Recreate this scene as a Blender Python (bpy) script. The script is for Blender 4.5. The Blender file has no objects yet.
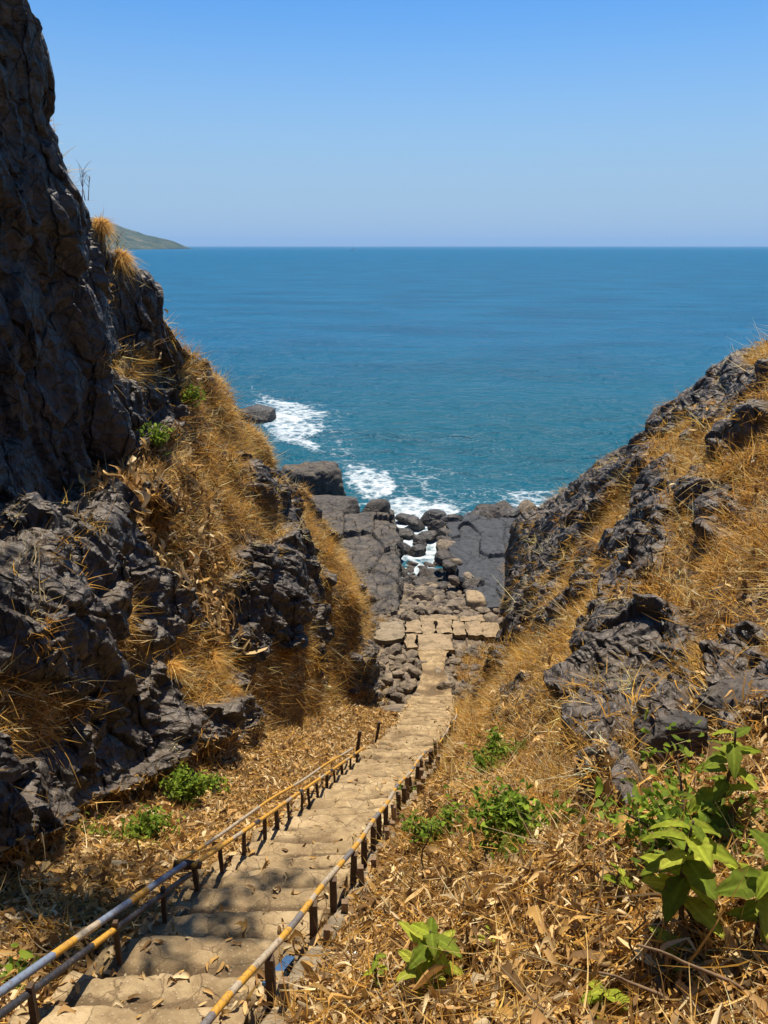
import bpy, math, random
import numpy as np
from mathutils import Vector, Matrix

random.seed(7)
RNG = np.random.default_rng(7)
SEA = -19.5
scene = bpy.context.scene
COL = scene.collection

# ------------------------------------------------------------------ camera numbers
F = 773.0
PITCH = math.radians(19.0)
CP, SP = math.cos(PITCH), math.sin(PITCH)


def at(px, py, y):
    """world point on the ray of a picture pixel at real distance y"""
    v = (512 - py) / F
    d = y / (CP + SP * v)
    return ((px - 384) / F * d, y, d * (-SP + CP * v))


def at_z(px, py, z):
    v = (512 - py) / F
    d = z / (-SP + CP * v)
    return ((px - 384) / F * d, d * (CP + SP * v), z)


def project(P):
    d = P[:, 1] * CP - P[:, 2] * SP
    u = P[:, 1] * SP + P[:, 2] * CP
    d = np.where(d < 0.05, 0.05, d)
    return 384 + P[:, 0] / d * F, 512 - u / d * F, d


# ------------------------------------------------------------------ noise in numpy
def _hash(ix, iy, iz, s):
    with np.errstate(over='ignore'):
        h = (ix.astype(np.uint32) * np.uint32(0x8da6b343) ^ iy.astype(np.uint32) * np.uint32(0xd8163841)
             ^ iz.astype(np.uint32) * np.uint32(0xcb1ab31f) ^ np.uint32((s * 0x9E3779B1) & 0xffffffff))
        h ^= h >> np.uint32(15)
        h *= np.uint32(0x2c1b3c6d)
        h ^= h >> np.uint32(12)
        h *= np.uint32(0x297a2d39)
        h ^= h >> np.uint32(15)
    return h


def _h01(ix, iy, iz, s):
    return _hash(ix, iy, iz, s).astype(np.float64) / 4294967295.0


def vnoise(P, s=0):
    """value noise -1..1"""
    i = np.floor(P).astype(np.int64)
    f = P - i
    f = f * f * f * (f * (f * 6 - 15) + 10)
    r = 0
    for dx in (0, 1):
        wx = f[:, 0] if dx else 1 - f[:, 0]
        for dy in (0, 1):
            wy = f[:, 1] if dy else 1 - f[:, 1]
            for dz in (0, 1):
                wz = f[:, 2] if dz else 1 - f[:, 2]
                r = r + wx * wy * wz * _h01(i[:, 0] + dx, i[:, 1] + dy, i[:, 2] + dz, s)
    return r * 2 - 1


def fbm(P, o=4, s=0, g=0.5):
    r, a, t = 0, 1.0, 0
    for k in range(o):
        r = r + a * vnoise(P * 2 ** k + 17.3 * k, s + k)
        t += a
        a *= g
    return r / t


def worley(P, s=0):
    """blocky value, tilt value and crack distance of the nearest cell"""
    i = np.floor(P).astype(np.int64)
    n = len(P)
    d1 = np.full(n, 9.0)
    d2 = np.full(n, 9.0)
    cid = np.zeros((n, 3), np.int64)
    cp = np.zeros((n, 3))
    for dx in (-1, 0, 1):
        for dy in (-1, 0, 1):
            for dz in (-1, 0, 1):
                c = i + np.array((dx, dy, dz))
                q = np.stack([c[:, k] + _h01(c[:, 0], c[:, 1], c[:, 2], s + 11 + k) for k in range(3)], 1)
                dd = np.sqrt(((q - P) ** 2).sum(1))
                m = dd < d1
                d2 = np.where(m, d1, np.minimum(d2, dd))
                d1 = np.where(m, dd, d1)
                cid[m] = c[m]
                cp[m] = q[m]
    val = _h01(cid[:, 0], cid[:, 1], cid[:, 2], s + 31) * 2 - 1
    g = np.stack([_h01(cid[:, 0], cid[:, 1], cid[:, 2], s + 41 + k) * 2 - 1 for k in range(3)], 1)
    tilt = ((P - cp) * g).sum(1)
    return val, tilt, d2 - d1


_fr = np.random.default_rng(99)
FDIRS = _fr.normal(size=(24, 5, 3))
FDIRS /= np.linalg.norm(FDIRS, axis=2, keepdims=True)


def facet(P, s=0):
    """continuous field of planar facets meeting in sharp creases (lower envelope of random polyhedra)"""
    P = P.astype(np.float32)
    i = np.floor(P).astype(np.int64)
    best = np.full(len(P), 9.0, np.float32)
    for dx in (-1, 0, 1):
        for dy in (-1, 0, 1):
            for dz in (-1, 0, 1):
                c = i + np.array((dx, dy, dz))
                q = np.stack([c[:, k] + _h01(c[:, 0], c[:, 1], c[:, 2], s + 11 + k) for k in range(3)], 1).astype(np.float32)
                e = P - q
                h = _hash(c[:, 0], c[:, 1], c[:, 2], s + 77)
                dirs = FDIRS[h % 24].astype(np.float32)
                m = np.einsum('nkj,nj->nk', dirs, e).max(1)
                m = 0.95 * np.maximum(m, -0.05) + 0.16 * np.sqrt((e * e).sum(1)) + 0.26 * ((h >> np.uint32(8)) % 1000 / 1000.0).astype(np.float32)
                best = np.minimum(best, m)
    return best.astype(np.float64)


def sstep(a, b, x):
    t = np.clip((x - a) / (b - a), 0, 1)
    return t * t * (3 - 2 * t)


def inpoly(px, py, poly):
    r = np.zeros(len(px), bool)
    n = len(poly)
    for k in range(n):
        x1, y1 = poly[k]
        x2, y2 = poly[(k + 1) % n]
        c = ((y1 > py) != (y2 > py))
        xx = (x2 - x1) * (py - y1) / ((y2 - y1) if y2 != y1 else 1e-9) + x1
        r ^= c & (px < xx)
    return r


def polymask(px, py, polys, soft=5, seed=3):
    rs = np.random.default_rng(seed)
    acc = np.zeros(len(px))
    for k in range(6):
        ox, oy = rs.normal(0, soft, 2)
        m = np.zeros(len(px), bool)
        for p in polys:
            m |= inpoly(px + ox, py + oy, p)
        acc += m
    return acc / 6


def pchip(x, Y, xq):
    """monotone cubic interpolation, Y (n, ...)"""
    x = np.asarray(x, float)
    Y = np.asarray(Y, float)
    sh = (-1,) + (1,) * (Y.ndim - 1)
    h = np.diff(x).reshape(sh)
    dl = np.diff(Y, axis=0) / h
    m = np.zeros_like(Y)
    m[0], m[-1] = dl[0], dl[-1]
    a, b = dl[:-1], dl[1:]
    w1, w2 = 2 * h[1:] + h[:-1], h[1:] + 2 * h[:-1]
    with np.errstate(divide='ignore', invalid='ignore'):
        hm = (w1 + w2) / (w1 / a + w2 / b)
    m[1:-1] = np.where(a * b > 0, hm, 0)
    k = np.clip(np.searchsorted(x, xq) - 1, 0, len(x) - 2)
    hh = (x[k + 1] - x[k]).reshape(sh)
    t = ((xq - x[k]).reshape(sh)) / hh
    t2, t3 = t * t, t * t * t
    return (2 * t3 - 3 * t2 + 1) * Y[k] + (t3 - 2 * t2 + t) * hh * m[k] + (-2 * t3 + 3 * t2) * Y[k + 1] + (t3 - t2) * hh * m[k + 1]


# ------------------------------------------------------------------ objects
def tag(o, label=None, cat=None, group=None, kind=None):
    if label: o['label'] = label
    if cat: o['category'] = cat
    if group: o['group'] = group
    if kind: o['kind'] = kind
    return o


def np_mesh(name, V, Q=None, T=None, smooth=True):
    me = bpy.data.meshes.new(name)
    V = np.ascontiguousarray(V, np.float32)
    nq = 0 if Q is None else len(Q)
    nt = 0 if T is None else len(T)
    idx = []
    tot = []
    if nq:
        idx.append(np.asarray(Q, np.int32).ravel()); tot.append(np.full(nq, 4, np.int32))
    if nt:
        idx.append(np.asarray(T, np.int32).ravel()); tot.append(np.full(nt, 3, np.int32))
    idx = np.concatenate(idx); tot = np.concatenate(tot)
    start = np.concatenate([[0], np.cumsum(tot)[:-1]]).astype(np.int32)
    me.vertices.add(len(V)); me.vertices.foreach_set('co', V.ravel())
    me.loops.add(len(idx)); me.loops.foreach_set('vertex_index', idx)
    me.polygons.add(len(tot))
    me.polygons.foreach_set('loop_start', start)
    me.polygons.foreach_set('loop_total', tot)
    me.polygons.foreach_set('use_smooth', np.full(len(tot), smooth, bool))
    me.update(calc_edges=True)
    me.validate()
    return me


def put(name, me, mat=None, parent=None, loc=None):
    o = bpy.data.objects.new(name, me)
    COL.objects.link(o)
    if mat is not None and me is not None and not me.materials: me.materials.append(mat)
    if parent: o.parent = parent
    if loc is not None: o.location = loc
    return o


def empty(name, loc=(0, 0, 0), rz=0):
    o = bpy.data.objects.new(name, None)
    o.empty_display_size = 0.2
    o.location = loc
    o.rotation_euler = (0, 0, rz)
    COL.objects.link(o)
    return o


def fattr(me, name, vals):
    a = me.attributes.new(name, 'FLOAT', 'POINT')
    a.data.foreach_set('value', np.ascontiguousarray(vals, np.float32))


def cattr(me, name, cols):
    a = me.attributes.new(name, 'FLOAT_COLOR', 'POINT')
    c = np.ones((len(cols), 4), np.float32)
    c[:, :3] = cols
    a.data.foreach_set('color', c.ravel())


def grid_quads(nu, nv):
    i = np.arange(nu - 1)[:, None] * nv + np.arange(nv - 1)[None, :]
    i = i.ravel()
    return np.stack([i, i + 1, i + nv + 1, i + nv], 1)


def tube_arrays(pts, rad, n=10, cap=True):
    pts = np.asarray(pts, float)
    rad = np.broadcast_to(np.asarray(rad, float), (len(pts),))
    tg = np.gradient(pts, axis=0)
    tg /= np.linalg.norm(tg, axis=1)[:, None] + 1e-9
    up = np.array((0.13, 0.07, 0.99))
    if abs(tg[0] @ up) > 0.9: up = np.array((0.99, 0.1, 0.05))
    a = np.cross(tg, up); a /= np.linalg.norm(a, axis=1)[:, None]
    b = np.cross(tg, a)
    th = np.arange(n) / n * 2 * math.pi
    ring = (np.cos(th)[None, :, None] * a[:, None, :] + np.sin(th)[None, :, None] * b[:, None, :])
    V = (pts[:, None, :] + ring * rad[:, None, None]).reshape(-1, 3)
    m = len(pts)
    Q = []
    for i in range(m - 1):
        for k in range(n):
            Q.append((i * n + k, i * n + (k + 1) % n, (i + 1) * n + (k + 1) % n, (i + 1) * n + k))
    T = []
    if cap:
        V = np.concatenate([V, pts[:1], pts[-1:]])
        c0, c1 = m * n, m * n + 1
        for k in range(n):
            T.append((c0, (k + 1) % n, k))
            T.append((c1, (m - 1) * n + k, (m - 1) * n + (k + 1) % n))
    return V, np.array(Q), (np.array(T) if T else None)


def join(parts):
    Vs, Qs, Ts, o = [], [], [], 0
    for V, Q, T in parts:
        Vs.append(V)
        if Q is not None and len(Q): Qs.append(np.asarray(Q) + o)
        if T is not None and len(T): Ts.append(np.asarray(T) + o)
        o += len(V)
    return np.concatenate(Vs), (np.concatenate(Qs) if Qs else None), (np.concatenate(Ts) if Ts else None)


# ------------------------------------------------------------------ materials
class NT:
    def __init__(self, name):
        self.m = bpy.data.materials.new(name)
        self.m.use_nodes = True
        self.t = self.m.node_tree
        self.t.nodes.clear()
        self.out = self.t.nodes.new('ShaderNodeOutputMaterial')

    def n(self, typ, **kw):
        nd = self.t.nodes.new('ShaderNode' + typ)
        for k, v in kw.items():
            if k.startswith('i_'):
                key = k[2:].replace('_', ' ')
                nd.inputs[int(key) if key.isdigit() else key].default_value = v
            else:
                setattr(nd, k, v)
        return nd

    def l(self, a, b):
        self.t.links.new(a, b)

    def noise(self, vec, scale, detail=5, rough=0.6, dist=0.0):
        nd = self.n('TexNoise', i_Scale=scale, i_Detail=detail, i_Roughness=rough, i_Distortion=dist)
        if vec is not None: self.l(vec, nd.inputs['Vector'])
        return nd.outputs['Fac']

    def ramp(self, fac, stops):
        r = self.n('ValToRGB')
        e = r.color_ramp.elements
        while len(e) < len(stops): e.new(0.5)
        for x, (p, c) in zip(e, stops):
            x.position = p
            x.color = (c, c, c, 1) if not isinstance(c, tuple) else c + (1,)
        self.l(fac, r.inputs['Fac'])
        return r.outputs['Color']

    def mix(self, fac, a, b, mode='MIX'):
        nd = self.n('MixRGB', blend_type=mode)
        for s, v in ((nd.inputs['Fac'], fac), (nd.inputs['Color1'], a), (nd.inputs['Color2'], b)):
            if isinstance(v, tuple): s.default_value = v + (1,)
            elif isinstance(v, (int, float)): s.default_value = v
            else: self.l(v, s)
        return nd.outputs['Color']

    def math(self, op, a, b=0.0, clamp=False):
        nd = self.n('Math', operation=op, use_clamp=clamp)
        for s, v in ((nd.inputs[0], a), (nd.inputs[1], b)):
            if isinstance(v, (int, float)): s.default_value = v
            else: self.l(v, s)
        return nd.outputs[0]

    def bump(self, h, strength=0.5, dist=0.05, normal=None):
        b = self.n('Bump', i_Strength=strength, i_Distance=dist)
        self.l(h, b.inputs['Height'])
        if normal is not None: self.l(normal, b.inputs['Normal'])
        return b.outputs['Normal']

    def pos(self):
        return self.n('NewGeometry').outputs['Position']

    def objco(self):
        return self.n('TexCoord').outputs['Object']

    def attr(self, name):
        return self.n('Attribute', attribute_name=name)

    def principled(self, color, rough=0.8, normal=None, spec=0.3):
        p = self.n('BsdfPrincipled')
        for key, v in (('Base Color', color), ('Roughness', rough)):
            if isinstance(v, tuple): p.inputs[key].default_value = v + (1,)
            elif isinstance(v, (int, float)): p.inputs[key].default_value = v
            else: self.l(v, p.inputs[key])
        p.inputs['Specular IOR Level'].default_value = spec
        if normal is not None: self.l(normal, p.inputs['Normal'])
        return p

    def finish(self, sh):
        self.l(sh.outputs[0] if hasattr(sh, 'outputs') else sh, self.out.inputs['Surface'])
        return self.m


def rock_colors(t, vec):
    """weathered basalt: charcoal, grey and rusty brown patches"""
    n1 = t.noise(vec, 0.55, 6, 0.65, 0.4)
    n2 = t.noise(vec, 3.5, 6, 0.7)
    n3 = t.noise(vec, 14, 4, 0.7)
    base = t.ramp(n2, [(0.3, (0.016, 0.0155, 0.016)), (0.5, (0.047, 0.041, 0.036)), (0.72, (0.115, 0.098, 0.08))])
    brown = t.ramp(n3, [(0.3, (0.045, 0.031, 0.02)), (0.7, (0.13, 0.09, 0.055))])
    c = t.mix(t.ramp(n1, [(0.54, 0.0), (0.74, 0.38)]), base, brown)
    return c, n2, n3


def rock_bump(t, vec, n2, n3, s=1.0):
    v = t.n('TexVoronoi', feature='DISTANCE_TO_EDGE', i_Scale=2.6)
    w = t.n('MixRGB', blend_type='ADD'); w.inputs['Fac'].default_value = 0.35
    nz = t.n('TexNoise', i_Scale=2.0, i_Detail=4.0)
    t.l(vec, nz.inputs['Vector']); t.l(vec, w.inputs['Color1']); t.l(nz.outputs['Color'], w.inputs['Color2'])
    t.l(w.outputs['Color'], v.inputs['Vector'])
    crack = t.ramp(v.outputs['Distance'], [(0.0, 0.0), (0.06, 1.0)])
    h = t.math('ADD', t.math('MULTIPLY', n2, 1.0), t.math('MULTIPLY', n3, 0.35))
    b = t.bump(h, 0.45 * s, 0.05)
    mp = t.n('Mapping'); mp.inputs['Scale'].default_value = (1.0, 1.0, 0.3); mp.inputs['Rotation'].default_value = (0.3, 0.12, 0.0)
    t.l(w.outputs['Color'], mp.inputs['Vector'])
    v2 = t.n('TexVoronoi', feature='DISTANCE_TO_EDGE', i_Scale=1.3); t.l(mp.outputs[0], v2.inputs['Vector'])
    joint = t.ramp(v2.outputs['Distance'], [(0.0, 0.0), (0.05, 1.0)])
    v3 = t.n('TexVoronoi', feature='F1', distance='MANHATTAN', i_Scale=4.0); t.l(w.outputs['Color'], v3.inputs['Vector'])
    b = t.bump(v3.outputs['Distance'], 0.5 * s, 0.10, b)
    b = t.bump(joint, 0.6 * s, 0.10, b)
    crack = t.math('MINIMUM', crack, t.math('ADD', joint, 0.15))
    return t.bump(crack, 0.5 * s, 0.05, b), crack


def mat_cliff():
    t = NT('basalt cliff with dry soil')
    vec = t.pos()
    c, n2, n3 = rock_colors(t, vec)
    nrm, crack = rock_bump(t, vec, n2, n3)
    c = t.mix(t.math('MULTIPLY', t.math('SUBTRACT', 1.0, crack), 0.45), c, (0.012, 0.011, 0.011))
    sz = t.n('SeparateXYZ'); t.l(t.n('NewGeometry').outputs['Normal'], sz.inputs[0])
    du = t.ramp(t.math('ADD', sz.outputs['Z'], t.math('MULTIPLY', t.math('SUBTRACT', t.noise(vec, 2.2, 6, 0.75), 0.5), 1.4)), [(0.4, 0.0), (1.0, 0.55)])
    c = t.mix(du, c, (0.145, 0.107, 0.072))
    soil = t.ramp(t.noise(vec, 6, 6, 0.7), [(0.3, (0.05, 0.029, 0.012)), (0.55, (0.15, 0.088, 0.03)), (0.75, (0.30, 0.19, 0.07))])
    g = t.attr('soil').outputs['Fac']
    gm = t.ramp(t.math('ADD', g, t.math('MULTIPLY', t.math('SUBTRACT', t.noise(vec, 2.5, 5, 0.7), 0.5), 0.7)), [(0.42, 0.0), (0.58, 1.0)])
    c = t.mix(gm, c, soil)
    return t.finish(t.principled(c, 0.52, nrm, 0.38))


def mat_rock(name, tint=(1, 1, 1), dust=0.35, wet=False):
    t = NT(name)
    vec = t.pos()
    c, n2, n3 = rock_colors(t, vec)
    c = t.mix(1.0, c, tint, 'MULTIPLY')
    d = t.ramp(t.noise(vec, 1.3, 5, 0.7), [(0.4, 0.0), (0.65, dust)])
    c = t.mix(d, c, (0.27, 0.205, 0.13))
    nrm, _ = rock_bump(t, vec, n2, n3, 0.6)
    return t.finish(t.principled(c, 0.6 if wet else 0.75, nrm, 0.35 if wet else 0.3))


def mat_step():
    t = NT('worn dusty stone step')
    vec = t.pos()
    n1 = t.noise(vec, 1.6, 6, 0.65, 0.3)
    n2 = t.noise(vec, 9, 6, 0.7)
    c = t.ramp(n1, [(0.28, (0.175, 0.12, 0.064)), (0.5, (0.315, 0.225, 0.118)), (0.72, (0.45, 0.335, 0.19))])
    dirt_shade = t.attr('dirt_shade').outputs['Fac']  # dirt patches, plus the shadow lines painted on the step treads
    dm = t.ramp(t.math('ADD', dirt_shade, t.math('MULTIPLY', t.math('SUBTRACT', t.noise(vec, 4.0, 6, 0.75), 0.5), 0.9)), [(0.36, 0.0), (0.72, 0.85)])
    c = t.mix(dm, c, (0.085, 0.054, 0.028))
    c = t.mix(t.ramp(n2, [(0.35, 0.55), (0.55, 0.0)]), c, (0.19, 0.125, 0.065))
    vo = t.n('TexVoronoi', feature='DISTANCE_TO_EDGE', i_Scale=3.2)
    nz = t.n('TexNoise', i_Scale=2.5, i_Detail=4.0); t.l(vec, nz.inputs['Vector'])
    w = t.mix(0.4, vec, nz.outputs['Color'], 'ADD'); t.l(w, vo.inputs['Vector'])
    cr = t.ramp(vo.outputs['Distance'], [(0.0, 0.0), (0.03, 1.0)])
    c = t.mix(t.math('MULTIPLY', t.math('SUBTRACT', 1.0, cr), t.ramp(n1, [(0.35, 0.2), (0.6, 0.85)])), c, (0.13, 0.085, 0.045))
    vc = t.n('TexVoronoi', i_Scale=3.2); t.l(w, vc.inputs['Vector'])
    hs = t.n('HueSaturation'); t.l(c, hs.inputs['Color']); t.l(t.math('ADD', t.math('MULTIPLY', vc.outputs['Color'], 0.45), 0.78), hs.inputs['Value'])
    c = hs.outputs['Color']
    pb = t.n('TexVoronoi', i_Scale=22.0); t.l(vec, pb.inputs['Vector'])
    peb = t.ramp(pb.outputs['Distance'], [(0.12, 1.0), (0.3, 0.0)])
    c = t.mix(t.math('MULTIPLY', peb, 0.3), c, (0.52, 0.42, 0.28))
    b = t.bump(n2, 0.7, 0.05)
    b = t.bump(cr, 0.4, 0.03, b)
    b = t.bump(peb, 0.35, 0.02, b)
    return t.finish(t.principled(c, 0.9, b, 0.15))


def mat_paving(name, a, b_):
    t = NT(name)
    vec = t.pos()
    n1 = t.noise(vec, 1.2, 6, 0.65, 0.3)
    n2 = t.noise(vec, 12, 5, 0.7)
    c = t.mix(n1, a, b_)
    c = t.mix(t.ramp(t.noise(vec, 2.4, 7, 0.75), [(0.45, 0.0), (0.62, 0.75)]), c, tuple(x * 0.38 for x in a))
    c = t.mix(t.ramp(n2, [(0.3, 0.6), (0.55, 0.0)]), c, tuple(x * 0.5 for x in a))
    return t.finish(t.principled(c, 0.85, t.bump(n2, 0.6, 0.05), 0.2))


def mat_vcol(name, rough=0.7, trans=0.25, spec=0.2):
    """leaf or blade: colour from the mesh, some light passes through"""
    t = NT(name)
    c = t.attr('Col').outputs['Color']
    p = t.principled(c, rough, None, spec)
    tr = t.n('BsdfTranslucent')
    t.l(c, tr.inputs['Color'])
    mx = t.n('MixShader'); mx.inputs['Fac'].default_value = trans
    t.l(p.outputs[0], mx.inputs[1]); t.l(tr.outputs[0], mx.inputs[2])
    return t.finish(mx)


def mat_plain(name, c, rough=0.6, var=0.3, scale=8.0, metallic=0.0, bump=0.3):
    t = NT(name)
    vec = t.pos()
    n = t.noise(vec, scale, 5, 0.7)
    cc = t.mix(t.ramp(n, [(0.35, var), (0.6, 0.0)]), c, tuple(x * 0.35 for x in c))
    p = t.principled(cc, rough, t.bump(n, bump, 0.01), 0.3)
    p.inputs['Metallic'].default_value = metallic
    return t.finish(p)


def mat_rail(name, cols, scale):
    """pipe with worn bands of paint along its length"""
    t = NT(name)
    s = t.attr('along').outputs['Fac']
    vec = t.pos()
    nz = t.noise(vec, 9, 4, 0.7)
    x = t.math('FRACT', t.math('MULTIPLY', t.math('ADD', s, t.math('MULTIPLY', nz, 0.12)), scale))
    r = t.n('ValToRGB'); r.color_ramp.interpolation = 'CONSTANT'
    e = r.color_ramp.elements
    while len(e) < len(cols): e.new(0.5)
    for k, (p, c) in enumerate(cols):
        e[k].position = p; e[k].color = c + (1,)
    t.l(x, r.inputs['Fac'])
    worn = t.ramp(t.noise(vec, 26, 5, 0.75), [(0.5, 0.0), (0.63, 0.7)])
    c = t.mix(worn, r.outputs['Color'], (0.10, 0.075, 0.06))
    return t.finish(t.principled(c, 0.5, t.bump(worn, 0.2, 0.004), 0.4))


def mat_sea():
    t = NT('sea water')
    vec = t.pos()
    mp = t.n('Mapping'); mp.inputs['Scale'].default_value = (0.5, 1.0, 1.0); t.l(vec, mp.inputs['Vector'])
    big = t.noise(mp.outputs[0], 0.06, 5, 0.6, 0.2)
    mid = t.noise(mp.outputs[0], 0.45, 5, 0.62, 0.3)
    fine = t.noise(mp.outputs[0], 1.5, 4, 0.65, 0.2)
    h = t.math('ADD', t.math('MULTIPLY', mid, 1.1), t.math('MULTIPLY', fine, 0.42))
    h = t.math('ADD', h, t.math('MULTIPLY', big, 2.5))
    nrm = t.bump(h, 1.0, 1.2)
    depth = t.attr('shallow').outputs['Fac']
    patch = t.ramp(big, [(0.35, 0.0), (0.65, 1.0)])
    body = t.mix(patch, (0.002, 0.076, 0.168), (0.004, 0.104, 0.218))
    body = t.mix(depth, body, (0.001, 0.074, 0.110))
    dif = t.n('BsdfDiffuse'); t.l(body, dif.inputs['Color']); t.l(nrm, dif.inputs['Normal'])
    gl = t.n('BsdfGlossy'); gl.inputs['Roughness'].default_value = 0.32
    gl.inputs['Color'].default_value = (1, 1, 1, 1); t.l(nrm, gl.inputs['Normal'])
    fr = t.n('Fresnel'); fr.inputs['IOR'].default_value = 1.33; t.l(nrm, fr.inputs['Normal'])
    fac = t.math('MINIMUM', fr.outputs[0], 0.022)
    mx = t.n('MixShader'); t.l(fac, mx.inputs['Fac']); t.l(dif.outputs[0], mx.inputs[1]); t.l(gl.outputs[0], mx.inputs[2])
    # foam
    w = t.n('TexNoise', i_Scale=0.5, i_Detail=5.0); t.l(vec, w.inputs['Vector'])
    wv = t.mix(1.6, vec, w.outputs['Color'], 'ADD')
    v1 = t.n('TexVoronoi', feature='DISTANCE_TO_EDGE', i_Scale=0.75); t.l(wv, v1.inputs['Vector'])
    lace = t.ramp(v1.outputs['Distance'], [(0.0, 1.0), (0.32, 0.0)])
    v2 = t.n('TexVoronoi', feature='DISTANCE_TO_EDGE', i_Scale=2.1); t.l(wv, v2.inputs['Vector'])
    lace2 = t.ramp(v2.outputs['Distance'], [(0.0, 1.0), (0.25, 0.0)])
    pat = t.math('ADD', t.math('MULTIPLY', lace, 0.26), t.math('MULTIPLY', lace2, 0.16))
    pat = t.math('ADD', pat, t.math('MULTIPLY', t.noise(mp.outputs[0], 0.8, 9, 0.8, 0.5), 0.95))
    fo = t.attr('foam').outputs['Fac']
    k = t.math('ADD', fo, t.math('SUBTRACT', pat, 1.0))
    ff = t.ramp(k, [(0.14, 0.0), (0.62, 0.95)])
    fd = t.n('BsdfDiffuse'); fd.inputs['Color'].default_value = (0.60, 0.645, 0.67, 1)
    fb = t.bump(t.noise(vec, 3.5, 5, 0.7), 0.5, 0.15); t.l(fb, fd.inputs['Normal'])
    m2 = t.n('MixShader'); t.l(ff, m2.inputs['Fac']); t.l(mx.outputs[0], m2.inputs[1]); t.l(fd.outputs[0], m2.inputs[2])
    return t.finish(m2)


M = {}
M['cliff'] = mat_cliff()
M['boulder'] = mat_rock('grey brown boulder', (1.5, 1.3, 1.1), 0.9)
M['slope_rock'] = mat_rock('grey tan slope rock', (1.25, 1.1, .95), 0.5)
M['dark_boulder'] = mat_rock('dark basalt boulder', (0.95, 0.95, 0.98), 0.15)
M['wet_rock'] = mat_rock('wet black rock', (0.7, 0.74, 0.8), 0.1, True)
M['shelf'] = mat_rock('smooth rock shelf', (0.85, 0.86, 0.88), 0.3)
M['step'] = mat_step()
M['paving'] = mat_paving('pale sandstone paving', (0.25, 0.175, 0.10), (0.40, 0.30, 0.18))
M['kerb'] = mat_paving('weathered kerb stone', (0.20, 0.155, 0.10), (0.33, 0.26, 0.17))
M['slab'] = mat_paving('blue grey slipway concrete', (0.048, 0.052, 0.06), (0.085, 0.086, 0.088))
M['grass'] = mat_vcol('dry grass blade', 0.75, 0.45, 0.1)
M['litter'] = mat_vcol('dry fallen leaf', 0.7, 0.2, 0.15)
M['leaf'] = mat_vcol('green leaf', 0.7, 0.5, 0.08)
M['bark'] = mat_plain('brown bark', (0.11, 0.072, 0.042), 0.85, 0.5, 12)
M['post'] = mat_plain('rusty brown post', (0.085, 0.052, 0.03), 0.8, 0.5, 14)
M['post_pale'] = mat_plain('weathered timber post', (0.20, 0.13, 0.075), 0.85, 0.5, 14)
M['blue'] = mat_plain('faded blue paint', (0.035, 0.09, 0.19), 0.6, 0.4, 10)
M['white'] = mat_plain('white paint', (0.75, 0.75, 0.73), 0.5, 0.15, 10)
YEL, WHT, GRY, BLU = (0.50, 0.26, 0.03), (0.36, 0.29, 0.20), (0.15, 0.135, 0.125), (0.15, 0.185, 0.25)
BLK = (0.025, 0.025, 0.03)
M['rail_right'] = mat_rail('right pipe paint', [(0.0, WHT), (0.3, YEL), (0.42, GRY), (0.62, YEL), (0.78, WHT), (0.86, YEL)], 0.55)
M['rail_blue'] = mat_rail('upper left pipe paint', [(0.0, BLU), (0.38, YEL), (0.5, WHT), (0.64, BLU), (0.86, YEL)], 0.42)
M['rail_dark'] = mat_rail('lower left pipe paint', [(0.0, YEL), (0.09, BLK)], 0.27)
M['rail_yellow'] = mat_rail('far left pipe paint', [(0.0, YEL), (0.55, WHT), (0.7, YEL), (0.9, BLK)], 0.5)
M['rail_straw'] = mat_rail('pale outer pipe paint', [(0.0, YEL), (0.2, WHT), (0.75, YEL)], 0.3)
M['sea'] = mat_sea()

# ------------------------------------------------------------------ stair line
XL_Y = [-3, 4.9, 6.6, 8.5, 11.4, 13.8, 16.6, 19, 27, 34]
XL_X = [-4.0, -2.5, -2.2, -1.75, -1.18, -.70, -.1, .25, 1.05, 1.3]
XR_Y = [-3, 4.3, 6.2, 7.4, 11.3, 14.2, 19, 27, 34]
XR_X = [-2.4, -.9, -.5, -.28, .42, 1.05, 1.95, 2.8, 3.0]


def xl(y): return np.interp(y, XL_Y, XL_X)
def xr(y): return np.interp(y, XR_Y, XR_X)
def stair_z(y): return np.maximum(-3.2 - .52 * np.asarray(y, float), -17.25 - 0.03 * (np.asarray(y, float) - 27))


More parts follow.
